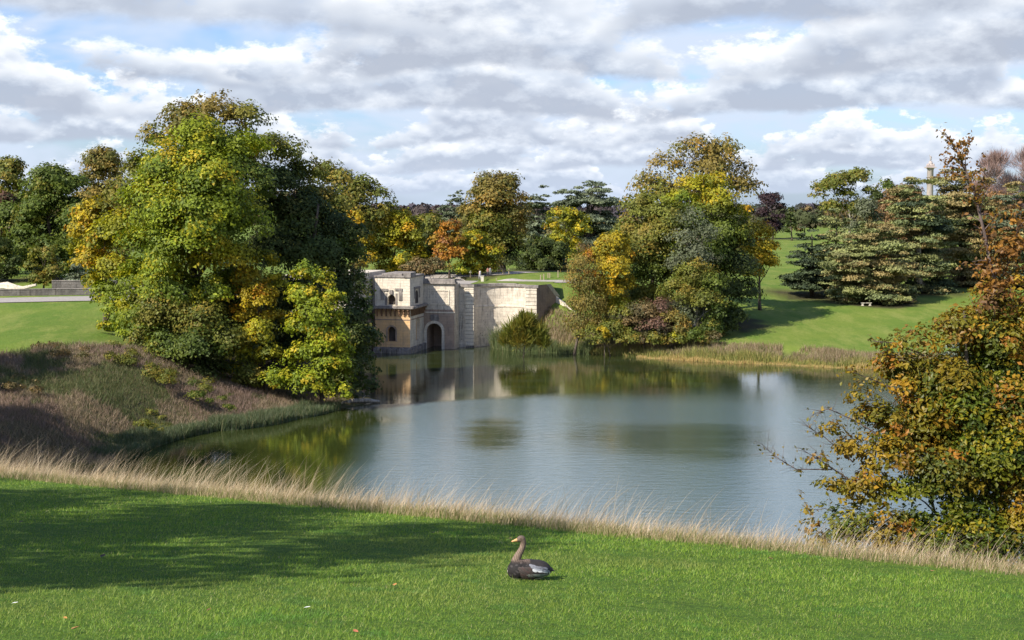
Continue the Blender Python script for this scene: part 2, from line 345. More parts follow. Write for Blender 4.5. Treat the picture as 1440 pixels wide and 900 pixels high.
# ------------------------------------------------------------------ foliage
PAL = {  # (colour, weight)
 'lime': [((.255,.300,.018),4),((.190,.240,.020),3),((.38,.355,.020),2.5),((.50,.38,.024),.8),((.14,.19,.02),2)],
 'olive': [((.175,.185,.030),4),((.225,.205,.034),3),((.13,.15,.026),3),((.30,.225,.038),1.3)],
 'oliveb': [((.245,.19,.045),4),((.175,.165,.04),3),((.32,.225,.05),2),((.38,.23,.04),.6)],
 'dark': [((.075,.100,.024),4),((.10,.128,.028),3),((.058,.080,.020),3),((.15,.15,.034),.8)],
 'green': [((.105,.145,.022),4),((.14,.175,.026),3),((.080,.115,.02),2),((.22,.21,.03),1)],
 'gold': [((.47,.35,.020),3),((.38,.30,.024),3),((.54,.33,.018),2),((.23,.21,.024),2),((.52,.24,.017),.6)],
 'goldgreen': [((.36,.335,.020),4),((.23,.235,.022),3),((.50,.38,.02),2.5),((.14,.165,.022),2),((.50,.29,.018),.4)],
 'orange': [((0.456,0.202,0.026),3),((0.384,0.234,0.030),2),((0.324,0.143,0.036),2),((0.192,0.169,0.036),1)],
 'brown':  [((0.210,0.143,0.058),3),((0.150,0.123,0.052),3),((0.255,0.173,0.065),1.5),((0.112,0.105,0.039),2)],
 'russet': [((0.312,0.169,0.066),3),((0.247,0.149,0.066),3),((0.195,0.135,0.060),2),((0.364,0.203,0.072),1)],
 'copper': [((0.060,0.034,0.036),3),((0.042,0.026,0.031),3),((0.084,0.048,0.041),1)],
 'cedar': [((.205,.225,.080),4),((.26,.27,.095),3),((.150,.175,.070),2),((.27,.215,.085),1)],
 'cedarb': [((.28,.215,.085),4),((.31,.235,.09),2),((.21,.205,.08),3),((.24,.24,.09),2)],
 'cedarg': [((0.145,0.173,0.102),4),((0.196,0.223,0.128),3),((0.102,0.124,0.075),3)],
 'bluec':  [((0.165,0.203,0.150),4),((0.225,0.247,0.180),3),((0.120,0.143,0.105),2)],
 'darkc':  [((0.060,0.084,0.039),4),((0.083,0.108,0.048),3),((0.045,0.063,0.034),2)],
 'pink':   [((0.336,0.221,0.188),3),((0.266,0.182,0.156),3),((0.210,0.143,0.119),2)],
 'willow': [((.44,.43,.19),4),((.54,.50,.25),3),((.32,.34,.13),3)],
 'grey': [((.17,.185,.105),3),((.14,.155,.085),3),((.10,.12,.055),2)],
 'redb': [((.19,.105,.070),3),((.14,.085,.055),2),((.12,.11,.055),2)],
 'near': [((.180,.160,.016),4),((.26,.19,.016),3),((.36,.205,.018),1.8),((.095,.112,.014),2.5),((.34,.15,.02),.8)],
 'neartop': [((.27,.125,.028),3),((.33,.16,.026),2.5),((.16,.085,.030),2.5),((.22,.15,.024),1.5)],
 'nearor': [((.31,.215,.020),3),((.37,.235,.020),1.5),((.25,.14,.024),1.2),((.20,.18,.018),2.5)],
 'neargreen':[((0.093,0.128,0.012),4),((0.171,0.181,0.012),3),((0.295,0.246,0.014),1.5),((0.062,0.090,0.012),2)],
}
def rand_dirs(rng, n):
    v = rng.normal(size=(n, 3)); return v/np.linalg.norm(v, axis=1, keepdims=True)
def leaves(lobes, pals, size, rng, style='broad', K=12, quad=False, nmax=90000, subr=.40):
    """lobes (n,6): centre + radii. Returns vertices, faces, tint"""
    L = np.asarray(lobes, float); wts = (L[:, 3]*L[:, 4])**1.0; K *= 2.7; nmax *= 2.0; size = size*1.08; N = int(min(nmax, K*wts.sum()/size**2))
    NS = 28*len(L)
    if style == 'cedar': NS = len(L)*9
    li = rng.choice(len(L), NS, p=wts/wts.sum())
    d = rand_dirs(rng, NS); d[:, 2] = np.where(d[:, 2] < -.35, -d[:, 2]*.8, d[:, 2])
    d /= np.linalg.norm(d, axis=1, keepdims=True)
    rf = rng.uniform(.55, 1.02, NS)
    sc = L[li, :3] + d*L[li, 3:6]*rf[:, None]
    sr = L[li, 3]*subr*rng.uniform(.6, 1.35, NS)
    # clump colours
    sct = np.zeros((NS, 3))
    for k in range(NS):
        p = PAL[pals[li[k]]]; w = np.array([q[1] for q in p]); c = np.array([q[0] for q in p])
        sct[k] = c[rng.choice(len(p), p=w/w.sum())]*rng.uniform(.82, 1.18)
    ci = rng.choice(NS, N, p=sr**2/(sr**2).sum())
    flat = {'broad': .62, 'cedar': .22, 'weep': 1.15, 'twig': .9, 'fan': 1.1}[style]
    g = rand_dirs(rng, N)*(rng.uniform(0, 1, N)**.45)[:, None]*1.15
    tail = rng.uniform(0, 1, N) < .08; g[tail] *= 1.45
    off = g*sr[ci][:, None]; off[:, 2] *= flat
    if style in ('broad', 'cedar'): off[:, 2] -= .30*(off[:, 0]**2+off[:, 1]**2)/np.maximum(sr[ci], .1)*(1 if style == 'broad' else .25)
    P = sc[ci] + off
    rad = P - L[li[ci], :3]; rad /= np.linalg.norm(rad, axis=1, keepdims=True) + 1e-6
    rd = rand_dirs(rng, N)
    if style == 'cedar': nrm = rd*.8 + np.array([0, 0, .8]) + rad*.4
    elif style == 'weep': nrm = rd*.7 + rad*1.0
    else: nrm = rd*.60 + np.array([0, 0, .35]) + rad*.95
    nrm /= np.linalg.norm(nrm, axis=1, keepdims=True)
    r2 = rand_dirs(rng, N)
    if style == 'weep': r2 = r2*.5 + np.array([0, 0, -1.0])
    if style in ('twig', 'fan'):
        u = rad*.8 + np.array([0, 0, .7]) + rd*.55; u /= np.linalg.norm(u, axis=1, keepdims=True)
        v = np.cross(u, r2); v /= np.linalg.norm(v, axis=1, keepdims=True) + 1e-9
        sz = size*rng.uniform(.6, 1.4, N)[:, None]
        lw = .035 if style == 'twig' else .10
        A = P - u*sz*1.3; B = P + v*sz*lw; C = P + u*sz*1.3; D_ = P - v*sz*lw
        V = np.stack([A, B, C, D_], 1).reshape(-1, 3); F = np.arange(N*4).reshape(-1, 4)
        T = np.repeat(sct[ci]*rng.uniform(.8, 1.2, (N, 1)), 4, 0); return V, F, T
    u = r2 - nrm*(r2*nrm).sum(1, keepdims=True); u /= np.linalg.norm(u, axis=1, keepdims=True) + 1e-9
    v = np.cross(nrm, u); sz = (size*rng.uniform(.65, 1.35, N))[:, None]
    jit = rng.uniform(.78, 1.22, (N, 1)); T = sct[ci]*jit
    if quad:
        bend = nrm*sz*.12
        A = P - u*sz*.5; B = P + v*sz*.30 + bend; C = P + u*sz*.5; D_ = P - v*sz*.30 + bend
        V = np.stack([A, B, C, D_], 1).reshape(-1, 3); F = np.arange(N*4).reshape(-1, 4); return V, F, np.repeat(T, 4, 0)
    wd = .30 if style in ('cedar', 'weep') else .46
    A = P + u*sz*.6; B = P - u*sz*.35 + v*sz*wd; C = P - u*sz*.35 - v*sz*wd
    V = np.stack([A, B, C], 1).reshape(-1, 3); F = np.arange(N*3).reshape(-1, 3); return V, F, np.repeat(T, 3, 0)

def limb(mb, a, b, r0, r1, rng, seg=5, sag=.12, n=6):
    a, b = Vector(a), Vector(b); d = (b-a).length; pts = []; rs = []
    for k in range(seg+1):
        f = k/seg; p = a.lerp(b, f); w = math.sin(f*math.pi)*d*sag
        pts.append(p + Vector((rng.uniform(-1, 1)*w*.6, rng.uniform(-1, 1)*w*.6, w*.7))); rs.append(r0 + (r1-r0)*f**.8)
    pts[0] = a; pts[-1] = b; mb.tube(pts, rs, n); return pts
def tree(name, label, D, base, lobes, pal, leaf=.32, style='broad', K=12, group=None, cat='tree', vs=.85, trunk=None, bark=None,
         seed=0, mt=None, quad=False, nmax=90000, nb=12, parts=('trunk', 'crown'), subr=.40, dark=None, leaflobes=None, tr_top=.75):
    """lobes: (px, py, rpx, ddepth[, palette[, vertical scale]]) in photo pixels at distance D"""
    rng = np.random.default_rng(1000 + seed*77 + len(name)); rr = random.Random(seed)
    bp = at(base[0], 450, D); bx = bp.x; bz = gz(bx, D)
    L = []; P = []
    for l in lobes:
        c = at(l[0], l[1], D + l[3]); r = l[2]/2000*D; v = l[5] if len(l) > 5 else vs
        L.append((c.x, c.y, max(c.z, gz(c.x, c.y) + .3*r*v), r, r, r*v)); P.append(l[4] if len(l) > 4 and l[4] else pal)
    L = np.array(L); o = empty(name, (bx, D, bz), label, cat, group)
    V, F, T = leaves(L, P, leaf, rng, style, K, quad, nmax, subr)
    gzz = ground(V[:, 0], V[:, 1]); V[:, 2] = np.maximum(V[:, 2], gzz + .02)
    org = (bx, D, bz)
    m = mt or {'cedar': M_NEEDLE, 'twig': M_TWIG}.get(style, M_LEAF)
    np_mesh(parts[1], V - np.array(org), F, m, T, o)
    # trunk with limbs
    top = L[:, 2].max(); h = top - bz; r0 = trunk or h*.028
    cx, cy = np.average(L[:, 0], weights=L[:, 3]), np.average(L[:, 1], weights=L[:, 3])
    mb = MB(); z1 = bz + h*tr_top
    tp = []; nseg = 7
    for k in range(nseg+1):
        f = k/nseg; tp.append(Vector((bx + (cx-bx)*f*.9 + rr.uniform(-1, 1)*h*.008, D + (cy-D)*f*.9 + rr.uniform(-1, 1)*h*.008, bz - .3 + (z1-bz)*f)))
    mb.tube(tp, [r0*(1.35 if k == 0 else 1)*(1-.8*(k/nseg)) for k in range(nseg+1)], 9)
    idx = sorted(range(len(L)), key=lambda i: -L[i, 3])[:nb]
    for i in idx:
        c = L[i]; q = Vector(c[:3]); fz = min(max((c[2]-bz)*.62/(z1-bz), .12), .95)*nseg; k = int(fz); s = tp[k].lerp(tp[min(k+1, nseg)], fz-k)
        rb = r0*(1-.8*fz/nseg)*.5
        pts = limb(mb, s, q + Vector((0, 0, c[5]*.3)), rb, rb*.25, rr)
        for _ in range(3):
            e = q + Vector((rr.uniform(-1, 1)*c[3], rr.uniform(-1, 1)*c[3], rr.uniform(0, 1)*c[5]))*.95
            limb(mb, pts[rr.choice([2, 3, 4])], e, rb*.4, rb*.1, rr, 4, .1, 4)
    mb.build(parts[0], bark or M_BARK, o, smooth=True, origin=org)
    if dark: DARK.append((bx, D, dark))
    return o
def auto(px, top, bot, hw, n, seed, prof='round', deep=1.0, pals=None, D=200):
    """random lobes filling an envelope given in photo pixels"""
    r = random.Random(seed); out = []; H = bot-top
    for k in range(n):
        f = (k+.5)/n; y = top + H*f
        w = {'round': math.sin(math.pi*(.12+.80*f))**.7, 'dome': min(1, (f*1.7+.25))**.8, 'cone': .12+.88*f, 'tall': min(1, f*2.2+.3)*(1-.3*max(0, f-.6))}[prof]*hw
        rl = min(hw*r.uniform(.34, .50), H*.3)
        th = k*2.399 + r.uniform(-.4, .4); q = max(0, w-rl*.85)*math.sqrt(r.uniform(.35, 1))
        yy = min(max(y, top+rl*.8), bot-rl*.5)
        out.append((px + q*math.cos(th), yy, rl, deep*q*math.sin(th)/2000*D) + ((r.choice(pals),) if pals else ()))
    return out
def auto_cedar(px, top, bot, hw, D, seed, levels=9, prof='cone', pals=None, vs=.34):
    r = random.Random(seed); out = []
    for k in range(levels):
        f = k/(levels-1); y = top + (bot-top)*f
        w = hw*{'cone': .18+.82*f**.8, 'flat': .75+.25*math.sin(math.pi*f), 'dome': .45+.55*math.sin(math.pi*min(.5, f*.9+.12))}[prof]
        m = 3 if w < hw*.4 else 6; t0 = r.uniform(0, 6)
        for j in range(m):
            th = t0 + j*2*math.pi/m + r.uniform(-.25, .25); rl = w*r.uniform(.30, .56); q = (w-rl)*r.uniform(.75, 1.15)
            out.append((px + q*math.cos(th), y + r.uniform(-.5, .6)*(bot-top)/levels*1.9 + .10*q, rl, q*math.sin(th)/2000*D, r.choice(pals) if pals else None, vs))
    return out
# ------------------------------------------------------------------ bridge
def stone_mat(name, c1, c2, stain=(.10,.085,.07), sc=1.0, joints=True, stain_amt=.5, pits=0):
    m, t = mat(name); pos = t.n('ShaderNodeTexCoord').outputs['Object']
    n = t.noise(pos, .9*sc, 7, .68); n2 = t.noise(pos, 5*sc, 5, .7)
    mp = t.n('ShaderNodeMapping'); t.set(mp.inputs[0], pos); mp.inputs['Scale'].default_value = (2.2, 2.2, .28)
    n3 = t.noise(mp.outputs[0], 1.1*sc, 5, .65)      # vertical streaks of weathering
    c = t.mix(t.ss(n, .35, .65), c1, c2)
    c = t.mix(t.m('MULTIPLY', t.ss(n3, .50, .70), stain_amt), c, stain)
    c = t.mix(t.m('MULTIPLY', t.ss(n2, .56, .72), stain_amt*.9), c, tuple(.6*q for q in stain))
    h = n2
    if pits:
        vo = t.n('ShaderNodeTexVoronoi'); t.set(vo.inputs['Vector'], pos); vo.inputs['Scale'].default_value = 1.5; zz = t.n('ShaderNodeSeparateXYZ', i_0=pos).outputs[2]
        low_ = t.ss(zz, 8.5, 1.0); c = t.mix(t.m('MULTIPLY', t.ss(t.m('ADD', vo.outputs['Distance'], t.m('MULTIPLY', n2, .25)), t.m('ADD', .20, t.m('MULTIPLY', low_, .13)), .16), pits), c, (.07,.06,.055))
    if joints:
        uv = t.n('ShaderNodeSeparateXYZ', i_0=pos).outputs
        cb = t.n('ShaderNodeCombineXYZ'); t.set(cb.inputs[0], t.m('ADD', uv[0], uv[1])); t.set(cb.inputs[1], uv[2])
        b = t.n('ShaderNodeTexBrick'); t.set(b.inputs['Vector'], cb.outputs[0]); b.inputs['Scale'].default_value = 1.0
        b.inputs['Brick Width'].default_value = .95; b.inputs['Row Height'].default_value = .42; b.inputs['Mortar Size'].default_value = .02
        b.inputs['Color1'].default_value = (1, 1, 1, 1); b.inputs['Color2'].default_value = (.90, .88, .86, 1); b.inputs['Mortar'].default_value = (.78, .74, .70, 1)
        c = t.mix(.75, c, t.mix(1.0, c, b.outputs[0], 'MULTIPLY'))
        h = t.m('ADD', n2, t.m('MULTIPLY', b.outputs['Fac'], -.5))
    return finish(m, t, principled(t, c, .9, .1, bump(t, h, .6, .08)))
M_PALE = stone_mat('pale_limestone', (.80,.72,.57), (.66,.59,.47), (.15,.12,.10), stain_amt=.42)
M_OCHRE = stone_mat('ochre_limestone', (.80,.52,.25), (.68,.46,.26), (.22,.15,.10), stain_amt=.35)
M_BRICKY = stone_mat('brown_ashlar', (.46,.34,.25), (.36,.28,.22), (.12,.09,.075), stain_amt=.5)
M_RUBBLE = stone_mat('pitted_wall_stone', (.74,.66,.53), (.58,.51,.41), (.10,.085,.075), sc=1.3, stain_amt=.6, pits=.85)
M_COPE = stone_mat('weathered_coping_groove_shade', (.34,.30,.26), (.20,.18,.16), (.06,.05,.045), joints=False, stain_amt=.7)
M_DARKST = stone_mat('inner_shade_stone', (.10,.085,.075), (.06,.05,.045), (.03,.028,.025), joints=False)  # near-black: the shade inside the openings is put into this colour
M_CORB = stone_mat('brown_corbel_stone', (.24,.14,.08), (.16,.10,.06), (.07,.05,.04), joints=False)
BA = math.radians(12); BO = on_water(577, 497); BO.z = 0
class Fr:
    """a wall plane: u runs along the wall, w goes into it (all in metres, in the bridge's own frame)"""
    def __init__(s, ou, ow, ang): s.o = (ou, ow); s.a = ang
    def __call__(s, u, w, z):
        ca, sa = math.cos(s.a), math.sin(s.a); U = s.o[0] + u*ca - w*sa; Wd = s.o[1] + u*sa + w*ca
        return (U, Wd, z)        # local bridge coordinates
def arch_wall(mb, fr, u0, u1, z0, z1, ops, depth=.6):
    """front face of a wall with arched openings (uc, half width, sill z, spring z); returns reveals in the same mesh"""
    ops = sorted(ops); u = u0
    for uc, hw, zb, zs in ops:
        mb.poly([fr(u, 0, z0), fr(uc-hw, 0, z0), fr(uc-hw, 0, z1), fr(u, 0, z1)])
        N = 12; arc = [(uc - hw*math.cos(math.pi*k/N), zs + hw*math.sin(math.pi*k/N)) for k in range(N+1)]
        for k in range(N): mb.poly([fr(arc[k][0], 0, arc[k][1]), fr(arc[k+1][0], 0, arc[k+1][1]), fr(arc[k+1][0], 0, z1), fr(arc[k][0], 0, z1)])
        if zb > z0: mb.poly([fr(uc-hw, 0, z0), fr(uc+hw, 0, z0), fr(uc+hw, 0, zb), fr(uc-hw, 0, zb)])
        path = [(uc-hw, zb)] + arc + [(uc+hw, zb)]
        for k in range(len(path)-1): mb.poly([fr(path[k][0], 0, path[k][1]), fr(path[k+1][0], 0, path[k+1][1]), fr(path[k+1][0], depth, path[k+1][1]), fr(path[k][0], depth, path[k][1])])
        mb.poly([fr(uc-hw, 0, zb), fr(uc+hw, 0, zb), fr(uc+hw, depth, zb), fr(uc-hw, depth, zb)])
        u = uc+hw
    mb.poly([fr(u, 0, z0), fr(u1, 0, z0), fr(u1, 0, z1), fr(u, 0, z1)])
def arch_back(mb, fr, uc, hw, zb, zs, depth):
    N = 12; mb.poly([fr(uc-hw, depth, zb), fr(uc+hw, depth, zb)] + [fr(uc + hw*math.cos(math.pi*k/N), depth, zs + hw*math.sin(math.pi*k/N)) for k in range(N+1)])
def arch_ring(mb, fr, uc, hw, zb, zs, wd, proud):
    N = 14; p0 = [(uc-hw, zb)] + [(uc - hw*math.cos(math.pi*k/N), zs + hw*math.sin(math.pi*k/N)) for k in range(N+1)] + [(uc+hw, zb)]
    h2 = hw+wd; p1 = [(uc-h2, zb)] + [(uc - h2*math.cos(math.pi*k/N), zs + h2*math.sin(math.pi*k/N)) for k in range(N+1)] + [(uc+h2, zb)]
    for k in range(len(p0)-1):
        a, b, c, d = p0[k], p0[k+1], p1[k+1], p1[k]
        mb.poly([fr(a[0], -proud, a[1]), fr(b[0], -proud, b[1]), fr(c[0], -proud, c[1]), fr(d[0], -proud, d[1])])
        mb.poly([fr(d[0], -proud, d[1]), fr(c[0], -proud, c[1]), fr(c[0], .02, c[1]), fr(d[0], .02, d[1])])
        mb.poly([fr(a[0], -proud, a[1]), fr(b[0], -proud, b[1]), fr(b[0], .02, b[1]), fr(a[0], .02, a[1])])
def build_bridge():
    o = empty('stone_bridge', BO, 'old limestone bridge with corner tower, arch and long retaining wall at the lake edge', 'bridge', rz=-BA)
    def add(name, mb, m, **k): return mb.build(name, m, o, **k)
    A = Fr(0, 0, 0); B = Fr(0, 0, math.pi/2)            # tower front; tower side (u goes back)
    ZM, ZT = 6.7, 11.35; TW, TD = 5.45, 7.6
    # --- tower, lower storey: ochre front with a dark arched window, paler side with a tall blind niche
    m = MB(); arch_wall(m, A.__class__(-TW, 0, 0), 0, TW, 0.9, ZM, [(2.55, .62, 1.75, 3.35)], .7); add('lower_storey_front', m, M_OCHRE)
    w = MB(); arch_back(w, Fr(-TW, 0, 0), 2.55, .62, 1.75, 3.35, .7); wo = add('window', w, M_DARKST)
    r = MB(); arch_ring(r, Fr(-TW, 0, 0), 2.55, .62, 1.75, 3.35, .22, .08); r.build('window_surround', M_BRICKY, wo)
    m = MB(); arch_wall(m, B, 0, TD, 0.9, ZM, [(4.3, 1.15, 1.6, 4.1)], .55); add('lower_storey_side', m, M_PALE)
    w = MB(); arch_back(w, B, 4.3, 1.15, 1.6, 4.1, .55); add('niche', w, M_OCHRE)
    # --- upper storey, white
    m = MB(); arch_wall(m, Fr(-TW, 0, 0), 0, TW, ZM+.3, ZT, [(2.55, .62, ZM+.55, 8.15)], .8); add('upper_storey_front', m, M_PALE)
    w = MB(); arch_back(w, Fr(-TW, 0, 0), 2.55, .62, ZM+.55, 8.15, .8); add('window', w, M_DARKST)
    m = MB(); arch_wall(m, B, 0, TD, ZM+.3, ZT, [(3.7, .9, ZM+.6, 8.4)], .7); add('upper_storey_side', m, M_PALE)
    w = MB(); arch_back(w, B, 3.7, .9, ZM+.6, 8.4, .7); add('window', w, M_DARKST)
    q = MB(); q.box(-4.55, -4.0, -.10, .02, 8.0, 9.5); q.box(-1.75, -1.2, -.10, .02, 7.9, 9.6); q.box(-4.6, -3.4, -.14, .02, 9.3, 9.65); q.box(-2.3, -1.15, -.14, .02, 9.4, 9.75); q.box(-3.15, -2.65, -.22, .02, 8.85, 9.5)
    q.box(-3.9, -3.55, -.06, .02, 7.2, 9.0); q.box(-2.25, -1.95, -.06, .02, 7.2, 9.0)
    add('broken_pediment', q, M_COPE, bevel=.03)
    for (a, b) in ((-3.5, -3.05), (-2.75, -2.3)): pass
    q = MB(); q.box(-.14, .0, 2.2, 2.6, 8.1, 9.7, lambda x, y, z: (x+.14, y, z)); q.box(0, .14, 4.8, 5.2, 8.1, 9.7); q.box(0, .18, 2.1, 5.3, 9.5, 9.85); add('side_pediment', q, M_COPE, bevel=.03)
    # parapet block, coping
    p = MB(); p.box(-TW-.15, .15, -.15, TD, ZT, ZT+.28); p.box(-4.4, -1.2, .1, TD-.3, ZT+.28, ZT+.62); p.box(-.95, .2, -.2, 2.6, ZT+.0, ZT+.75, lambda x, y, z: (x, y, z+.002)); add('tower_coping', p, M_COPE, bevel=.05)
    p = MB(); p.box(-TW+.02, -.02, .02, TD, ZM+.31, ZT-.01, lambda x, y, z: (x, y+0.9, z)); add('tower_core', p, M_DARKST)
    # cornice band on brown corbels between the storeys
    c = MB(); c.box(-TW-.3, .75, -.75, 0, ZM, ZM+.3); c.box(.0, .75, 0.002, TD+.1, ZM, ZM+.3); c.box(-TW-.3, .75, -.62, 0, ZM+.3, ZM+.40); add('cornice', c, M_COPE, bevel=.04)
    for i in range(8):
        k = MB(); u = -TW + .35 + i*.70; k.box(u-.13, u+.13, -.6, 0, ZM-.28, ZM); k.box(u-.11, u+.11, -.38, 0, ZM-.75, ZM-.28); k.box(u-.10, u+.10, -.17, 0, ZM-1.15, ZM-.75); add('corbel', k, M_CORB)
    for i in range(10):
        k = MB(); u = .4 + i*.75; k.box(0, .6, u-.13, u+.13, ZM-.28, ZM); k.box(0, .38, u-.11, u+.11, ZM-.75, ZM-.28); k.box(0, .17, u-.10, u+.10, ZM-1.15, ZM-.75); add('corbel', k, M_CORB)
    c = MB(); c.box(-TW, .06, -.06, 0, ZM-1.75, ZM-1.6); c.box(0, .06, 0.001, TD, ZM-1.75, ZM-1.6); add('string_course', c, M_BRICKY)
    # rough plinth at the water
    rr = random.Random(3); p = MB()
    for i in range(12):
        u = -TW-.3+i*.5; p.box(u, u+.49, -rr.uniform(.25, .7), 0, -1, rr.uniform(.55, .95)); 
    for i in range(15):
        u = i*.5; p.box(0, rr.uniform(.15, .5), u, u+.49, -1, rr.uniform(.55, .95))
    p.box(-TW, 0, 0, TD, -1, .9); add('plinth', p, M_COPE, bevel=.06)
    # --- recessed wall and second tower to the left, mostly behind the beech
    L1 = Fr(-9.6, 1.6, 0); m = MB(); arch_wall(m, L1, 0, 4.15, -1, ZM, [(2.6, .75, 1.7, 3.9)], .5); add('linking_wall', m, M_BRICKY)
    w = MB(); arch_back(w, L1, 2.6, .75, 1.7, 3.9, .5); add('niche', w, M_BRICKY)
    m = MB(); m.box(-9.6, -TW, 1.6, 6, ZM+.003, ZT-.2); add('upper_linking_wall', m, M_PALE)
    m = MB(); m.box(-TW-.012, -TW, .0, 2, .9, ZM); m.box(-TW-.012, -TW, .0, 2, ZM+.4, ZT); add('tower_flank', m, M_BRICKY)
    m = MB(); m.box(-16, -6.3, -10.6, 8, -1, ZM); add('second_tower_base', m, M_BRICKY); m = MB(); m.box(-16, -6.3, -10.6, 8, ZM, 12.1); add('second_tower', m, M_RUBBLE)
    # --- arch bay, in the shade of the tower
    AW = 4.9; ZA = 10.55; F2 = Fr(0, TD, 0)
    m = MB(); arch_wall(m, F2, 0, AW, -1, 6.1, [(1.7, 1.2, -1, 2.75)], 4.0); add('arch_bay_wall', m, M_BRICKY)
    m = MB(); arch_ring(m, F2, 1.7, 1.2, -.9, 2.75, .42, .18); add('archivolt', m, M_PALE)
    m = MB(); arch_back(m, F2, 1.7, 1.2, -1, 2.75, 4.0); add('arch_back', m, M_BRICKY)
    m = MB(); m.box(0, AW, TD, TD+.6, 6.103, ZA-.5); add('upper_bay_wall', m, M_RUBBLE)
    m = MB(); m.box(.7, 4.1, TD-.09, TD, 6.9, 7.05); m.box(.7, 4.1, TD-.09, TD, 9.0, 9.15); m.box(.7, .85, TD-.09, TD, 7.05, 9.0); m.box(3.95, 4.1, TD-.09, TD, 7.05, 9.0); m.box(0.3, AW+.04, TD-.06, TD, 5.55, 5.75); add('panel_frame', m, M_PALE)
    m = MB(); m.box(-.3, AW+.25, TD-.35, TD+1.2, ZA-.5, ZA-.22); m.box(-.3, AW+.12, TD-.2, TD+1.0, ZA-.22, ZA+.28); add('bay_cornice', m, M_COPE, bevel=.04)
    m = MB(); m.box(1.1, 2.4, TD-.14, TD-.001, 4.35, 5.3); add('keystone_carving', m, M_COPE, bevel=.1)
    # return of the bay, then the quoined pier set back
    R = 3.0; ZW = 9.85
    m = MB(); m.box(AW-.3, AW, TD+.001, TD+R+.5, -1, ZA-.5); add('bay_return', m, M_RUBBLE)
    def quoins(name, u0, u1, w0, side=False):
        q = MB(); z = .3; i = 0
        while z < ZW-.5:
            e = .25 if i % 2 else 0.0; q.box(u0 - e*.6, u1, w0-.10, w0+.9, z, z+.52); z += .585; i += 1
        po = add(name, q, M_PALE, bevel=.03); q = MB(); q.box(u0+.05, u1-.06, w0+.02, w0+.8, -1, ZW-.41); q.build('pier_core', M_COPE, po)  # darker core paints in the shade of the grooves between the quoins
    quoins('quoined_pier', AW+1.0, AW+2.35, TD+R)
    m = MB(); m.box(AW, AW+1.3, TD+R+.1, TD+R+1, -1, ZW-.4); add('pier_wall', m, M_RUBBLE)
    # long concave wall
    x0, x1 = AW+2.35, AW+10.6; N = 22; c = MB(); cc = MB(); dmax = 3.2
    def wp(f): return (x0+(x1-x0)*f, TD+R+.25 + dmax*min(1, (math.sin(math.pi*f)**.55)))
    pts = [(x0, TD+R+.25)] + [wp(k/N) for k in range(1, N)] + [(x1, TD+R+.25)]
    for (a, b) in zip(pts, pts[1:]):
        c.poly([(*a, -1), (*b, -1), (*b, 6.15), (*a, 6.15)]); c.poly([(*a, 6.15), (*b, 6.15), (b[0], b[1]-.1, 6.2), (a[0], a[1]-.1, 6.2)])
        c.poly([(a[0], a[1]-.1, 6.2), (b[0], b[1]-.1, 6.2), (b[0], b[1]-.1, 6.38), (a[0], a[1]-.1, 6.38)]); c.poly([(*a, 6.42), (*b, 6.42), (b[0], b[1]-.1, 6.38), (a[0], a[1]-.1, 6.38)])
        c.poly([(*a, 6.42), (*b, 6.42), (*b, ZW-.4), (*a, ZW-.4)])
        cc.poly([(a[0], a[1]-.25, ZW-.4), (b[0], b[1]-.25, ZW-.4), (b[0], b[1]-.25, ZW), (a[0], a[1]-.25, ZW)]); cc.poly([(a[0], a[1]-.25, ZW), (b[0], b[1]-.25, ZW), (b[0], b[1]+.8, ZW), (a[0], a[1]+.8, ZW)])
        cc.poly([(a[0], a[1]-.25, ZW-.4), (b[0], b[1]-.25, ZW-.4), (b[0], b[1], ZW-.4), (a[0], a[1], ZW-.4)])
    add('concave_wall', c, M_RUBBLE); add('wall_coping', cc, M_COPE)
    m = MB(); m.box(AW, x0+.1, TD+R-.2, TD+R+1, ZW-.4, ZW); add('pier_coping', m, M_COPE); m = MB(); m.box(x1-.1, x1+2.0, TD+R-.2, TD+R+1, ZW-.4, ZW, lambda x, y, z: (x, y, z-.004)); add('pier_coping', m, M_COPE)
    quoins('quoined_end_pier', x1, x1+1.75, TD+R)
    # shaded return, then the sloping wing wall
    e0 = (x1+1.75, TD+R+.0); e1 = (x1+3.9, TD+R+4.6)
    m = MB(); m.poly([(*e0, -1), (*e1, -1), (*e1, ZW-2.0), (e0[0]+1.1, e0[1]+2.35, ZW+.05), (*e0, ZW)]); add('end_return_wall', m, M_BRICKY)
    e2 = (x1+8.8, TD+R+2.2)
    m = MB(); m.poly([(*e1, -1), (*e2, -1), (*e2, 4.6), (*e1, ZW-2.0)]); m.poly([(*e1, ZW-2.0), (*e2, 4.6), (e2[0], e2[1]+.9, 4.6), (e1[0], e1[1]+.9, ZW-2.0)]); m.poly([(e0[0]+1.1, e0[1]+2.35, ZW+.05), (*e1, ZW-2.0), (e1[0]+.5, e1[1]+.9, ZW-2.0), (e0[0]+1.6, e0[1]+3.2, ZW+.05)])
    add('wing_wall', m, M_PALE)
    # deck
    Z = ZW+.06; xs = AW+1.6
    m = MB(); m.poly([(AW, TD+R+.4, Z), (xs, TD+R+.4, Z), (xs-.8, TD+R+10, Z), (-20, TD+R+10, Z), (-20, TD+1.2, Z), (AW-.3, TD+1.2, Z)]); m.box(-20, -TW, 6.2, 20, 5, ZT-.7)
    add('deck', m, gravel_mat())
    m = MB(); m.poly([(xs, TD+R+.4, Z), (x0, TD+R+.5, Z)] + [(p[0], p[1]+.6, Z) for p in pts[1:-1]] + [(x1+1.7, TD+R+.6, Z), (x1+3, TD+R+5, Z), (x1+3, TD+R+10, Z), (xs-.8, TD+R+10, Z)])
    add('grass_verge', m, bpy.data.materials.get('verge_turf') or verge_mat())
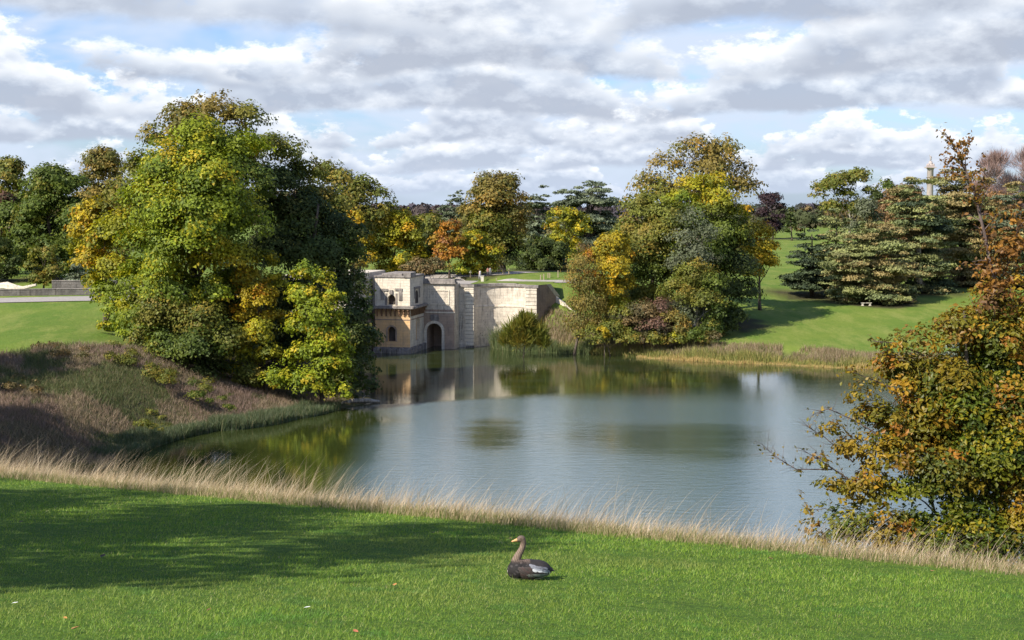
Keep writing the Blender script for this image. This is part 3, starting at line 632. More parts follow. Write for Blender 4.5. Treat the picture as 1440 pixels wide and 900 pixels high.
def verge_mat():
    m, t = mat('verge_turf'); pos = t.n('ShaderNodeNewGeometry').outputs['Position']; n = t.noise(pos, 1.5, 6, .7)
    return finish(m, t, principled(t, t.mix(t.ss(n, .35, .65), (.105,.165,.028), (.17,.19,.05)), .95, .1))
def gravel_mat():
    m = bpy.data.materials.get('path_gravel')
    if m: return m
    m, t = mat('path_gravel'); pos = t.n('ShaderNodeNewGeometry').outputs['Position']; n = t.noise(pos, 3, 6, .7)
    return finish(m, t, principled(t, t.mix(t.ss(n, .3, .7), (.30,.27,.235), (.40,.365,.32)), .95, .1, bump(t, n, .4, .05)))
def ribbon(name, pts, width, lift, material, n=60):
    P = [Vector(p) for p in pts]; mb = MB(); rows = []
    for k in range(n+1):
        f = k/n*(len(P)-1); i = min(int(f), len(P)-2); q = P[i].lerp(P[i+1], f-i)
        d = (P[min(i+1, len(P)-1)] - P[i]).normalized(); s = Vector((-d.y, d.x)); row = []
        for j in range(7):
            e = q + s*width*(j/6-.5); row.append((e.x, e.y, gz(e.x, e.y)+lift))
        rows.append(row)
    for a, b in zip(rows, rows[1:]):
        for j in range(6): mb.poly([a[j], b[j], b[j+1], a[j+1]])
    o = mb.build(name, material, smooth=True); tag(o, kind='structure'); return o

# ------------------------------------------------------------------ trees and shrubs
def build_trees():
    T = tree
    BG = 'trees on the slopes around the lake'
    # --- the great mass beside the bridge
    T('beech_tree', 'tallest broad lime-green and yellow tree standing on the bank before the bridge', 162, (275, 470),
      [(300,160,38,0,'oliveb'),(255,172,34,-1,'oliveb'),(345,175,34,0,'olive'),(222,200,30,0,'olive'),(280,205,44,-4,'lime'),(335,215,40,-3,'lime'),(205,240,34,-1,'olive'),
       (245,245,46,-5,'lime'),(300,255,48,-7,'lime'),(350,262,38,-3,'green'),(180,275,32,1,'olive'),(225,290,46,-6,'lime'),(285,305,50,-8,'lime'),(335,315,44,-5,'lime'),
       (175,325,34,-2,'goldgreen'),(215,345,44,-6,'lime'),(268,358,48,-8,'lime'),(320,365,40,-6,'goldgreen'),(195,395,36,-3,'lime'),(240,405,44,-6,'lime'),(300,412,36,-5,'lime'),(262,190,30,4,'olive'),(320,240,50,6,'olive'),(240,330,50,6,'green'),(170,430,28,0,'lime'),(212,442,36,0,'olive'),(262,446,42,0,'green'),(318,440,42,0,'dark'),(300,500,40,3,'dark'),(350,470,36,4,'dark'),(335,400,36,0,'olive')],
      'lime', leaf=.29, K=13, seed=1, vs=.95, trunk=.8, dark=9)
    T('beech_tree', 'golden yellow tree at the road end of the tall lime-green tree', 168, (150, 440),
      [(133,300,26,0,'gold'),(118,325,22,0,'gold'),(150,335,28,-2,'goldgreen'),(112,350,18,0,'goldgreen'),(132,365,26,-1,'gold'),(160,378,26,-3,'goldgreen'),(130,395,20,0,'goldgreen'),(152,412,24,-2,'lime'),(165,440,22,-2,'lime'),(160,300,24,0,'olive'),(150,460,16,-3,'lime')],
      'gold', leaf=.30, seed=2, trunk=.35, K=13)
    T('beech_tree', 'dark green tree against the shaded side of the tall lime-green tree', 172, (410, 520),
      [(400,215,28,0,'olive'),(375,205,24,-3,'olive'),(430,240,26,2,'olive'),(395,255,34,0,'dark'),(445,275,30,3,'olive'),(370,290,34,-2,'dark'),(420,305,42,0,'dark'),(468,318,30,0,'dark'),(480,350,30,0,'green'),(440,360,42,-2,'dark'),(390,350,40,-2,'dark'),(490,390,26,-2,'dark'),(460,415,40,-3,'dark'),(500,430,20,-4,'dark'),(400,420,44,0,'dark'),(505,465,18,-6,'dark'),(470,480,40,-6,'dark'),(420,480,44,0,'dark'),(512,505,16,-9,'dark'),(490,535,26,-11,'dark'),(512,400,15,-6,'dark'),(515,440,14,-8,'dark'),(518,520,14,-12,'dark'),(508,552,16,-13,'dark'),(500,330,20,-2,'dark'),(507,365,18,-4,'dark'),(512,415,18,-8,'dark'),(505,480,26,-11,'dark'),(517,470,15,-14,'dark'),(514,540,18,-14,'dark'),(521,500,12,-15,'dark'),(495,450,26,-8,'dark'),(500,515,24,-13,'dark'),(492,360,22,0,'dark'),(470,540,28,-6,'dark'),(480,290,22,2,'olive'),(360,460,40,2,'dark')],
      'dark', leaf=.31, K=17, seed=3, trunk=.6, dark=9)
    T('maple_tree', 'slim gold and orange tree between the tallest tree and the narrow yellow-green one', 157, (372, 545),
      [(372,365,20,0,'goldgreen'),(352,392,22,0,'gold'),(386,395,18,0,'goldgreen'),(365,420,26,-1,'gold'),(345,440,20,0,'gold'),(385,448,20,0,'gold'),(362,468,26,-1,'goldgreen'),(340,495,24,0,'goldgreen'),(378,500,24,-1,'goldgreen'),(350,530,26,-1,'olive'),(385,535,22,-2,'lime'),(325,520,16,-1,'goldgreen')],
      'goldgreen', leaf=.27, K=13, seed=4, trunk=.25)
    T('field_maple', 'lit yellow-green narrow tree standing closest to the waterline before the bridge tower', 153, (450, 560),
      [(432,385,20,0),(455,395,18,0),(425,415,24,0),(465,420,20,0),(445,440,28,-1),(475,450,18,0),(425,462,24,0),(462,478,28,-1),(485,490,16,0),(430,500,26,0),(468,518,28,-1),(492,520,14,0,'olive'),(438,540,26,-1),(478,552,20,-1),(410,530,18,0),(500,548,12,0,'dark')],
      'lime', leaf=.27, K=12, seed=5, trunk=.25)
    T('shrub', 'broad dark olive shrub spreading below the tall lime-green tree beside the lawn', 155, (250, 505),
      [(195,450,30,0,'lime'),(235,440,36,-1,'olive'),(280,450,36,-1,'olive'),(205,480,26,0,'olive'),(240,485,36,-2,'green'),(285,490,40,-2,'green'),(320,480,30,-1,'olive'),(180,470,16,0,'lime'),(270,520,26,-1,'dark'),(305,525,26,-1,'dark'),(225,505,20,-1,'dark')],
      'green', leaf=.26, K=12, seed=6, trunk=.2, cat='shrub', parts=('stem', 'foliage'))
    # --- left of frame, behind the walls
    T('beech_tree', 'dark green tree behind the roadside wall with a rounded crown', 228, (78, 395), auto(72,233,385,56,20,21,'dome',D=228)+[(110,300,28,0),(115,350,28,2),(20,310,30,3),(15,360,28,3),(95,385,18,2),(100,262,24,0),(45,300,24,0),(35,345,26,0),(55,380,16,0)], 'green', leaf=.40, seed=21, group=None, dark=8)
    T('beech_tree', 'olive tree at the picture edge with a russet tree beneath it', 240, (15, 395), auto(14,222,380,42,14,22,'dome',D=240), 'olive', leaf=.42, seed=22)
    T('copper_tree', 'small reddish brown tree below the olive tree at the picture edge', 236, (-2, 395), auto(2,270,330,24,5,23,'round',D=236), 'redb', leaf=.4, seed=23)
    T('hornbeam_tree', 'brownish olive tree peeping out between the dark tree and the golden one', 262, (146, 400), auto(146,207,390,48,18,24,'dome',D=262), 'oliveb', leaf=.42, seed=24, dark=7)
    T('shrub', 'olive round shrub growing behind the step in the roadside wall', 208, (62, 405), auto(62,345,402,30,9,25,'round',D=208), 'olive', leaf=.28, seed=25, cat='shrub', parts=('stem','foliage'))
    T('juniper_shrub', 'pale grey-green layered juniper spilling over the roadside wall', 206, (108, 402), auto_cedar(110,362,408,36,206,26,6,'cone',vs=.30), 'cedarg', leaf=.26, style='cedar', seed=26, cat='shrub', parts=('stem','foliage'))
    T('beech_tree', 'dark tree overhanging the dirt ramp at the picture edge', 222, (-10, 395), auto(-5,330,392,38,9,27,'dome',D=222), 'dark', leaf=.36, seed=27, dark=7)
    T('lime_tree', 'olive brown tree showing behind the shaded side of the tallest tree', 238, (500, 395),
      [(480,258,28,0),(512,268,26,0),(535,275,20,0),(460,245,26,0),(545,290,14,0),(495,290,32,0),(528,305,22,0),(470,300,32,0),(505,325,30,0)], 'olive', leaf=.40, seed=28, K=11)
    # --- behind the bridge
    T('maple_tree', 'yellow-olive rounded tree above the bridge tower', 240, (555, 388), auto(562,292,386,44,13,31,'dome',D=240)+[(520,345,22,0),(545,305,20,0,'gold')], 'goldgreen', leaf=.36, seed=31, dark=9)
    T('maple_tree', 'gold tree half behind the dark branches above the bridge tower', 234, (508, 388), [(500,310,16,0,'gold'),(510,335,16,0,'gold'),(520,362,14,0,'gold'),(505,372,14,0,'oliveb'),(492,340,14,0,'gold')], 'gold', leaf=.34, seed=32)
    T('maple_tree', 'olive tree between the yellow-olive tree and the orange one', 244, (602, 388), auto(602,298,386,32,10,33,'round',D=244), 'olive', leaf=.36, seed=33, dark=6)
    T('maple_tree', 'bright orange tree standing over the end of the bridge', 236, (632, 388), [(632,322,16,0),(622,340,17,0),(642,338,14,0),(628,358,18,0),(645,355,14,0),(618,360,12,0)], 'orange', leaf=.34, seed=34)
    T('shrub', 'low brown and green bush on the bridge parapet beneath the orange tree', 232, (610, 388), [(590,372,14,0),(612,374,15,0),(632,378,12,0,'olive'),(575,378,12,0),(650,380,10,0,'lime'),(600,380,12,-1)], 'brown', leaf=.28, seed=35, cat='shrub', parts=('stem','foliage'))
    T('lime_tree', 'tall olive-gold tree with a straight clear outline behind the end of the bridge', 252, (706, 388),
      [(690,262,24,0),(712,260,22,0),(672,275,20,0),(725,280,18,0),(695,285,28,-2),(665,298,20,0),(718,302,26,0),(688,318,28,-2,'olive'),(728,325,16,0),(706,338,28,0,'olive'),(725,350,16,0,'dark'),(712,366,20,0,'dark'),(655,310,16,0),(735,300,10,0)], 'oliveb', leaf=.36, seed=36, K=13, trunk=.7, dark=8)
    T('maple_tree', 'yellow-green low tree in front of the tall olive-gold one beside the path', 240, (668, 389), auto(668,325,388,36,11,37,'dome',D=240), 'goldgreen', leaf=.32, seed=37, K=13, dark=7)
    T('yew_tree', 'broad dark green yew hugging the grass beyond the bridge', 272, (768, 386), auto(764,335,384,46,14,38,'dome',D=272), 'dark', leaf=.36, seed=38, K=13, dark=11)
    T('maple_tree', 'golden-topped round tree above the dark yew', 282, (795, 370), auto(796,290,365,36,12,39,'round',D=282), 'goldgreen', leaf=.38, seed=39, dark=7)
    T('cedar_tree', 'wide flat-topped grey-green cedar on the skyline', 330, (828, 345), auto_cedar(826,262,330,50,330,40,6,'dome',vs=.26)+[(800,272,20,0,None,.3),(835,262,24,0,None,.3),(850,285,20,0,None,.3)], 'cedarg', leaf=.5, style='cedar', seed=40, K=10, trunk=.9)
    T('cedar_tree', 'narrow dark cedar between the tall olive-gold tree and the flat-topped cedar', 318, (758, 345), auto_cedar(757,270,330,24,318,41,6,'dome',vs=.3), 'cedarg', leaf=.5, style='cedar', seed=41, K=10)
    T('cedar_tree', 'small cedar peeping out behind the tall olive-gold tree', 330, (636, 345), auto_cedar(638,276,320,22,330,42,5,'dome',vs=.3), 'cedarg', leaf=.5, style='cedar', seed=42, K=9)
    # --- clump at the end of the wall
    T('plane_tree', 'tallest tree of the clump beyond the bridge with a thin brownish top', 232, (985, 450),
      [(985,210,26,0),(1020,215,28,0),(955,212,22,0),(1050,240,22,0,'brown'),(940,235,26,0),(1000,240,34,0),(910,258,24,0),(1062,262,16,0,'brown'),(1035,262,26,0),(895,285,20,0),(930,275,34,0,'olive'),(975,275,36,0)], 'oliveb', leaf=.38, K=6.5, seed=51, trunk=.8, bark=M_BARK, dark=10)
    T('lime_tree', 'gold and green tree in the middle of the clump beyond the bridge', 224, (1005, 460),
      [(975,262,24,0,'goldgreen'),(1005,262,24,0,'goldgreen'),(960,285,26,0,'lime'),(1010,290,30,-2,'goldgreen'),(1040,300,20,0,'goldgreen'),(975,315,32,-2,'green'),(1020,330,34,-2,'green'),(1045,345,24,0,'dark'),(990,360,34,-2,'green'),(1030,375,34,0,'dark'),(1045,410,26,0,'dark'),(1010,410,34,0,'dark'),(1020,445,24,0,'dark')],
      'green', leaf=.33, K=13, seed=52, trunk=.5, dark=10)
    T('lime_tree', 'olive rounded tree filling the bridge side of the clump', 221, (915, 465),
      [(905,295,28,0),(935,305,30,-1),(890,325,26,0),(920,340,36,-2),(890,360,30,0),(940,365,30,-2,'green'),(915,385,34,-1,'green'),(955,345,24,-2,'lime'),(950,395,30,-2,'green'),(900,415,30,0)], 'olive', leaf=.32, K=13, seed=53, trunk=.45, dark=9)
    T('maple_tree', 'blazing yellow maple at the bridge end of the clump', 214, (852, 465),
      [(860,345,22,0),(880,355,16,0),(842,362,20,0),(862,378,24,-1),(835,390,16,0,'orange'),(850,405,22,-1),(875,400,18,0),(845,430,18,0,'goldgreen'),(828,360,12,0,'orange'),(868,428,18,0,'goldgreen')], 'gold', leaf=.30, K=13, seed=54, trunk=.3)
    T('willow_tree', 'brownish olive willow leaning over the pale wing wall', 210, (808, 475),
      [(818,375,20,0,'oliveb'),(812,400,22,0),(832,405,20,0),(810,430,20,0),(830,435,24,0),(812,458,18,0),(836,460,20,0),(822,350,12,0,'brown')], 'oliveb', leaf=.26, K=10, seed=55, style='weep', trunk=.25)
    T('maple_tree', 'yellow tree sticking out of the clump on the lawn side', 238, (1068, 400),
      [(1068,325,18,0),(1082,345,16,0),(1058,350,20,0),(1074,368,20,0),(1060,382,16,0,'goldgreen'),(1086,372,10,0),(1052,330,14,0,'orange')], 'gold', leaf=.33, seed=56, trunk=.3)
    T('ash_tree', 'grey half-bare tree with pale twigs in the middle of the clump', 214, (975, 470),
      [(975,310,22,0),(990,330,22,0),(960,335,22,0),(975,360,28,0),(1000,365,18,0),(950,375,20,0)], 'grey', leaf=.27, K=5, seed=57, trunk=.35, bark=M_BARKP, nmax=40000, nb=14)
    T('hawthorn', 'grey-green bushy tree around the bare pale trunk in the clump', 211, (975, 478),
      [(975,385,26,0,'olive'),(1000,400,26,0,'green'),(955,410,26,0,'olive'),(985,425,28,0,'olive'),(1010,435,22,0,'green'),(965,445,26,0,'grey'),(1000,460,20,0,'green')], 'olive', leaf=.26, K=10, seed=58, trunk=.3, bark=M_BARKP)
    T('shrub', 'dusky red-brown bush at the foot of the clump', 208, (905, 482),
      [(905,440,22,0,'brown'),(925,432,18,0,'redb'),(890,455,20,0,'brown'),(918,458,22,0,'redb'),(875,440,16,0,'olive'),(935,462,14,0,'brown')], 'brown', leaf=.26, K=11, seed=59, cat='shrub', parts=('stem','foliage'))
    T('shrub', 'olive brown bush between the dusky red bush and the pale trunk', 208, (945, 484),
      [(945,450,20,0),(958,462,18,0),(932,470,16,0),(948,474,16,0,'goldgreen')], 'oliveb', leaf=.26, K=11, seed=60, cat='shrub', parts=('stem','foliage'))
    T('shrub', 'little bright yellow bush on the reedy bank below the clump', 207, (850, 484), [(848,466,9,0),(854,474,8,0)], 'gold', leaf=.2, K=12, seed=61, cat='shrub', parts=('stem','foliage'))
    T('shrub', 'olive scrub filling the foot of the willow above the reeds', 208, (860, 484), [(835,468,16,0),(862,462,18,0),(880,472,16,0),(815,474,12,0),(845,478,12,-1),(870,482,10,-1)], 'olive', leaf=.26, K=11, seed=62, cat='shrub', parts=('stem','foliage'))
    T('shrub', 'long tangle of brownish scrub closing the foot of the clump down to the rushes', 207, (930, 486), [(888,474,14,0),(905,478,13,0,'brown'),(922,477,14,0),(940,480,12,0,'oliveb'),(958,476,14,0),(975,472,15,0,'green'),(990,476,12,0,'oliveb'),(1005,474,11,0,'brown')], 'olive', leaf=.25, K=12, seed=65, cat='shrub', parts=('stem','foliage'), trunk=.08)
    T('shrub', 'dark scrub in the shade on the lawn side of the clump', 214, (1015, 474), [(1000,462,16,0),(1020,458,18,0),(1035,445,16,0),(1012,474,10,0,'oliveb')], 'dark', leaf=.28, K=11, seed=63, cat='shrub', parts=('stem','foliage'))
    T('willow_shrub', 'feathery olive willow bush in front of the long bridge wall', 206, (735, 488),
      [(738,455,14,0),(722,465,14,0),(755,468,14,0),(735,478,16,0),(712,480,11,0),(762,482,12,0),(745,448,9,0)], 'olive', leaf=.55, K=40, seed=64, style='fan', cat='shrub', parts=('stem','foliage'), trunk=.12)
    # --- far slope
    T('copper_beech', 'dark purple beech on the far brow of the lawn', 520, (1086, 330), auto(1086,271,328,26,9,71,'round',D=520), 'copper', leaf=.7, seed=71, dark=14)
    T('pine_tree', 'dark conifer beside the purple beech', 500, (1112, 330), auto(1112,290,328,15,5,72,'cone',D=500), 'dark', leaf=.65, seed=72)
    T('beech_tree', 'russet far tree beyond the dark conifer', 620, (1130, 325), auto(1133,289,325,20,5,73,'dome',D=620), 'brown', leaf=.8, seed=73)
    T('scots_pine', 'open-crowned olive tree with bare limbs rising above the cedars', 305, (1195, 400),
      [(1180,255,20,0,None,.6),(1205,248,18,0,None,.6),(1160,262,18,0,None,.6),(1190,272,16,0,None,.6),(1150,276,12,0,None,.6),(1220,268,12,0,'olive',.6),(1245,260,13,0,'green',.7),(1232,275,13,0,'dark',.6),(1170,290,18,0,None,.6),(1205,292,18,0,'olive',.6)],
      'olive', leaf=.45, seed=74, K=10, trunk=.5, bark=M_BARKP, nb=10, tr_top=.8)
    T('cedar_tree', 'dark cedar standing over its own shadow at the near end of the cedar row', 262, (1142, 412), auto_cedar(1142,300,398,44,262,75,9,'cone'), 'darkc', leaf=.44, style='cedar', seed=75, K=12, dark=10)
    T('cedar_tree', 'yellow-green cedar rising behind the dark one', 278, (1172, 405), auto_cedar(1176,278,395,50,278,76,10,'cone'), 'cedar', leaf=.46, style='cedar', seed=76, K=12, dark=9)
    T('cedar_tree', 'low spreading olive-brown cedar above the small bench', 252, (1225, 415), auto_cedar(1222,318,418,62,252,77,10,'dome',pals=['cedar','cedar','cedarb']), 'cedar', leaf=.42, style='cedar', seed=77, K=12, dark=11)
    T('oak_tree', 'grey-brown thin-leaved tree between the open-crowned tree and the russet one', 300, (1222, 400), auto(1218,278,360,34,9,78,'dome',D=300), 'grey', leaf=.42, seed=78, K=8)
    T('beech_tree', 'russet-pink broad tree below the victory column', 330, (1275, 400), auto(1272,258,370,52,13,79,'dome',D=330), 'russet', leaf=.46, seed=79)
    T('cedar_tree', 'tall cedar with pale broken limbs in the middle of the row', 270, (1290, 408), auto_cedar(1290,258,396,54,270,80,11,'dome',pals=['cedar','cedar','cedarb','darkc']), 'cedar', leaf=.44, style='cedar', seed=80, K=9, trunk=1.0, bark=M_BARKP, dark=10)
    T('cedar_tree', 'brown-tinged cedar beside the tall one with pale limbs', 285, (1350, 405), auto_cedar(1356,250,392,58,285,81,11,'dome',pals=['cedarb','cedarb','cedar']), 'cedarb', leaf=.46, style='cedar', seed=81, K=10, trunk=1.0, dark=10)
    T('cedar_tree', 'grey-green cedar at the picture edge behind the autumn beech', 280, (1425, 405), auto_cedar(1432,262,396,50,280,82,10,'dome',pals=['cedarg','cedarb']), 'cedarg', leaf=.46, style='cedar', seed=82, K=10, dark=9)
    T('bare_beech', 'pinkish nearly bare tree on the skyline behind the brown-tinged cedar', 370, (1400, 400), auto(1398,216,330,36,10,83,'round',D=370), 'pink', leaf=1.0, seed=83, style='twig', K=45, nmax=45000, bark=M_BARKP)
    T('bare_beech', 'pinkish nearly bare tree at the picture edge on the skyline', 375, (1450, 400), auto(1448,211,330,40,10,84,'round',D=375), 'pink', leaf=1.0, seed=84, style='twig', K=45, nmax=45000, bark=M_BARKP)
    T('beech_tree', 'russet tree low between the bare skyline trees and the cedars', 350, (1405, 400), auto(1405,270,350,40,8,85,'dome',D=350), 'russet', leaf=.5, seed=85)
    T('beech_tree', 'olive tree just outside the frame past the cedar row', 290, (1520, 405), auto(1520,250,400,50,10,86,'dome',D=290), 'olive', leaf=.5, seed=86)
    T('blue_cedar', 'small blue-grey cedar sapling on the lawn behind the autumn beech', 120, (1350, 490), auto_cedar(1352,428,490,30,120,87,7,'cone',vs=.12), 'bluec', leaf=.22, style='cedar', seed=87, K=5, cat='tree', trunk=.1)
    # --- trees out of frame on the left whose shade falls on the lawn and on the rough bank
    def off(name, label, x, y, h, r, n, seed, leaf=.28, pal='olive'):
        k = 2000/y; p = 720 + x*k; z = gz(x, y); q = []
        rr = random.Random(seed)
        for i in range(n):
            a = i*2.4; f = (i+.5)/n; zz = z + h*(.35+.6*f); rad = r*math.sin(math.pi*(.15+.75*f)); rl = r*.45
            u = rad*.75*math.cos(a); v = rad*.75*math.sin(a)
            # invert to the pixel form expected by tree()
            Y = y+v; s = (zz-CAMZ)/Y; uu = (s*CT+ST)/(CT-s*ST); py = 450-uu*2000; dy = CT+uu*ST
            q.append((720+(x+u)*dy/Y*2000, py, rl/y*2000, v))
        tree(name, label, y, (p, 0), q, pal, leaf=leaf, seed=seed, K=6.5, nmax=40000)
    off('beech_tree', 'first beech beyond the edge of the lawn, the one closest to the goose', -16.0, 8.0, 14.6, 3.7, 12, 91)
    off('beech_tree', 'second beech up the row beyond the edge of the lawn', -20.3, 11.0, 15, 4.0, 12, 92)
    off('beech_tree', 'third beech of the row beyond the edge of the lawn', -25, 14.0, 15.2, 4.2, 12, 93)
    off('beech_tree', 'last beech of the row beyond the edge of the lawn', -30, 18.0, 15.2, 4.2, 12, 97)
    off('oak_tree', 'oak outside the frame shading the rough bank', -57, 104, 26, 10, 14, 94, .45)
    off('oak_tree', 'second oak outside the frame shading the rough bank', -63, 88, 26, 10, 14, 95, .45)
    off('oak_tree', 'third oak outside the frame shading the rough bank', -70, 126, 24, 9, 12, 96, .45)

def build_near_beech():
    # the autumn beech standing just over the crest
    lob = [(1385,640,70,0,'neargreen'),(1300,620,60,0,'near'),(1450,600,80,1,'neargreen'),(1240,600,44,-.2,'near'),(1330,540,56,0,'near'),(1400,530,60,.3,'neargreen'),(1265,530,42,0,'near'),
           (1470,520,60,.5,'near'),(1350,470,42,0,'nearor'),(1400,450,46,.2,'near'),(1290,490,34,0,'nearor'),(1262,487,24,-.2,'near'),(1450,440,50,.3,'neartop'),(1215,560,26,-.3,'nearor'),(1185,545,13,-.4,'nearor'),
           (1170,610,22,-.4,'nearor'),(1200,640,34,-.3,'nearor'),(1150,655,22,-.5,'nearor'),(1170,690,30,-.5,'nearor'),(1225,690,40,-.4,'near'),(1290,695,46,-.4,'neargreen'),(1360,700,46,-.4,'neargreen'),(1430,690,54,-.2,'near'),
           (1150,722,18,-.5,'near'),(1210,728,26,-.6,'neargreen'),(1280,740,26,-.6,'neargreen'),(1350,740,26,-.6,'neargreen'),(1420,740,30,-.5,'near'),(1500,680,60,0,'near'),(1520,600,70,.5,'near'),
           (1385,390,20,0,'neartop'),(1415,400,26,.2,'neartop'),(1370,420,14,0,'nearor'),(1440,380,20,.2,'neartop'),(1400,350,14,0,'neartop'),(1382,300,9,0,'neartop'),
           (1110,735,12,-.5,'near'),(1140,745,22,-.5,'near'),(1190,745,34,-.6,'neargreen'),(1245,750,40,-.7,'near'),(1120,700,14,-.5,'nearor'),(1270,775,44,-.7,'near'),(1340,780,50,-.8,'neargreen'),(1410,785,50,-.8,'neargreen'),(1200,770,34,-.6,'near'),(1150,765,24,-.5,'near'),(1310,750,44,-.7,'neargreen'),(1380,750,46,-.7,'neargreen'),(1450,745,50,-.7,'near'),(1330,660,56,-.4,'near'),(1400,640,60,-.5,'neargreen'),(1250,650,44,-.4,'nearor'),(1430,580,60,-.3,'near'),(1360,590,50,-.4,'neargreen'),(1300,570,44,-.2,'near'),(1410,480,46,-.2,'near'),(1465,450,46,0,'near'),(1395,425,34,-.1,'neartop'),(1400,330,15,0,'neartop'),(1428,318,16,0,'neartop'),(1412,362,24,0,'neartop'),(1440,345,22,0,'neartop'),(1392,378,20,0,'neartop'),(1388,300,11,0,'neartop'),(1378,275,8,0,'neartop'),(1430,405,26,.1,'nearor'),(1385,410,20,0,'nearor'),(1420,350,28,0,'neartop'),(1398,388,24,0,'neartop'),(1436,312,16,0,'neartop'),(1380,250,7,0,'neartop'),(1362,232,6,0,'neartop'),(1376,350,12,0,'neartop'),(1340,430,10,0,'nearor'),
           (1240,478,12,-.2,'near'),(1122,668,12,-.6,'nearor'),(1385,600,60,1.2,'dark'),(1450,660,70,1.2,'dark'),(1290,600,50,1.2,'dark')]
    D = 22.5
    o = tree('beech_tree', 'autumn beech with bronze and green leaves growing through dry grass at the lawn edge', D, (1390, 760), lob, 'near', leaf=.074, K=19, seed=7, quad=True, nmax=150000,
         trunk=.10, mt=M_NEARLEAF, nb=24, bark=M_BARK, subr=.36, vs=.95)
    # sparse leading shoots and bare lower twigs
    rng = np.random.default_rng(5); rr = random.Random(9); mb = MB(); LP = []; LC = []
    org = Vector(o.location)
    def shoot(pts, n, spread, pal, r0=.02, tw=16, ln=.35):
        P = [at(a, b, D + c) for a, b, c in pts]
        rad = [r0*(1-.8*k/(len(P)-1)) for k in range(len(P))]; mb.tube(P, rad, 6)
        for k in range(tw):
            f = rr.uniform(.15, 1)*(len(P)-1); i = min(int(f), len(P)-2); q = P[i].lerp(P[i+1], f-i); d = (P[i+1]-P[i]).normalized()
            e = q + (d*.7 + Vector((rr.uniform(-1, 1), rr.uniform(-1, 1)*.7, rr.uniform(-.7, .9)))).normalized()*ln*rr.uniform(.3, 1.1)
            limb(mb, q, e, r0*.28, r0*.10, rr, 3, .08, 4)
            m = max(0, int(n*rr.uniform(.4, 1.4)))
            for j in range(m):
                g = q.lerp(e, rr.uniform(.3, 1.05)) + Vector([rr.gauss(0, spread) for _ in range(3)]); LP.append(g); LC.append(pal)
    shoot([(1400,470,0),(1398,400,0),(1385,330,0),(1370,270,0),(1352,225,0),(1335,196,0)], 22, .045, 'neartop', .035, 44, .40)
    shoot([(1372,270,0),(1385,245,0),(1380,222,0)], 4, .02, 'neartop', .010, 8, .2)
    shoot([(1355,235,0),(1345,210,0),(1358,200,0)], 5, .02, 'neartop', .008, 7, .15)
    shoot([(1400,420,.2),(1425,350,.2),(1436,300,.2)], 14, .04, 'neartop', .02, 20, .34)
    shoot([(1230,700,-.3),(1180,665,-.4),(1125,630,-.6),(1078,634,-.7)][:3], 3, .03, 'nearor', .018, 16, .4)
    shoot([(1170,660,-.4),(1120,660,-.6),(1095,645,-.7),(1075,628,-.7)], 1.2, .02, 'nearor', .011, 34, .34)
    shoot([(1200,650,-.4),(1160,615,-.5),(1135,600,-.6)], 1.2, .02, 'nearor', .011, 30, .34)
    shoot([(1250,620,-.3),(1200,590,-.4),(1165,575,-.5),(1150,580,-.5)], 1.5, .02, 'nearor', .012, 30, .32)
    shoot([(1290,560,-.1),(1230,535,-.3),(1190,520,-.4),(1158,540,-.5)][:3], 9, .03, 'nearor', .014, 14, .25)
    shoot([(1300,500,-.1),(1260,482,-.2),(1225,480,-.3)], 6, .03, 'near', .014, 12, .2)
    shoot([(1220,735,-.5),(1160,715,-.6),(1125,720,-.7)], 5, .03, 'nearor', .010, 12, .3)
    mb.build('branch', bark_mat('twig_bark', (.10,.07,.06), (.20,.15,.13)) if True else M_BARKP, o, origin=org)
    N = len(LP); Pn = np.array([list(p) for p in LP]); n_ = rand_dirs(rng, N); n_[:, 2] += .4; n_ /= np.linalg.norm(n_, axis=1, keepdims=True)
    u = np.cross(n_, rand_dirs(rng, N)); u /= np.linalg.norm(u, axis=1, keepdims=True); v = np.cross(n_, u); sz = (.075*rng.uniform(.6, 1.2, N))[:, None]
    V = np.stack([Pn-u*sz*.5, Pn+v*sz*.3, Pn+u*sz*.5, Pn-v*sz*.3], 1).reshape(-1, 3)
    C = []
    for pl in LC:
        p = PAL[pl]; C.append(p[rr.choices(range(len(p)), [q[1] for q in p])[0]][0])
    np_mesh('sparse_leaves', V - np.array(org), np.arange(N*4).reshape(-1, 4), M_NEARLEAF, np.repeat(np.array(C), 4, 0), o)
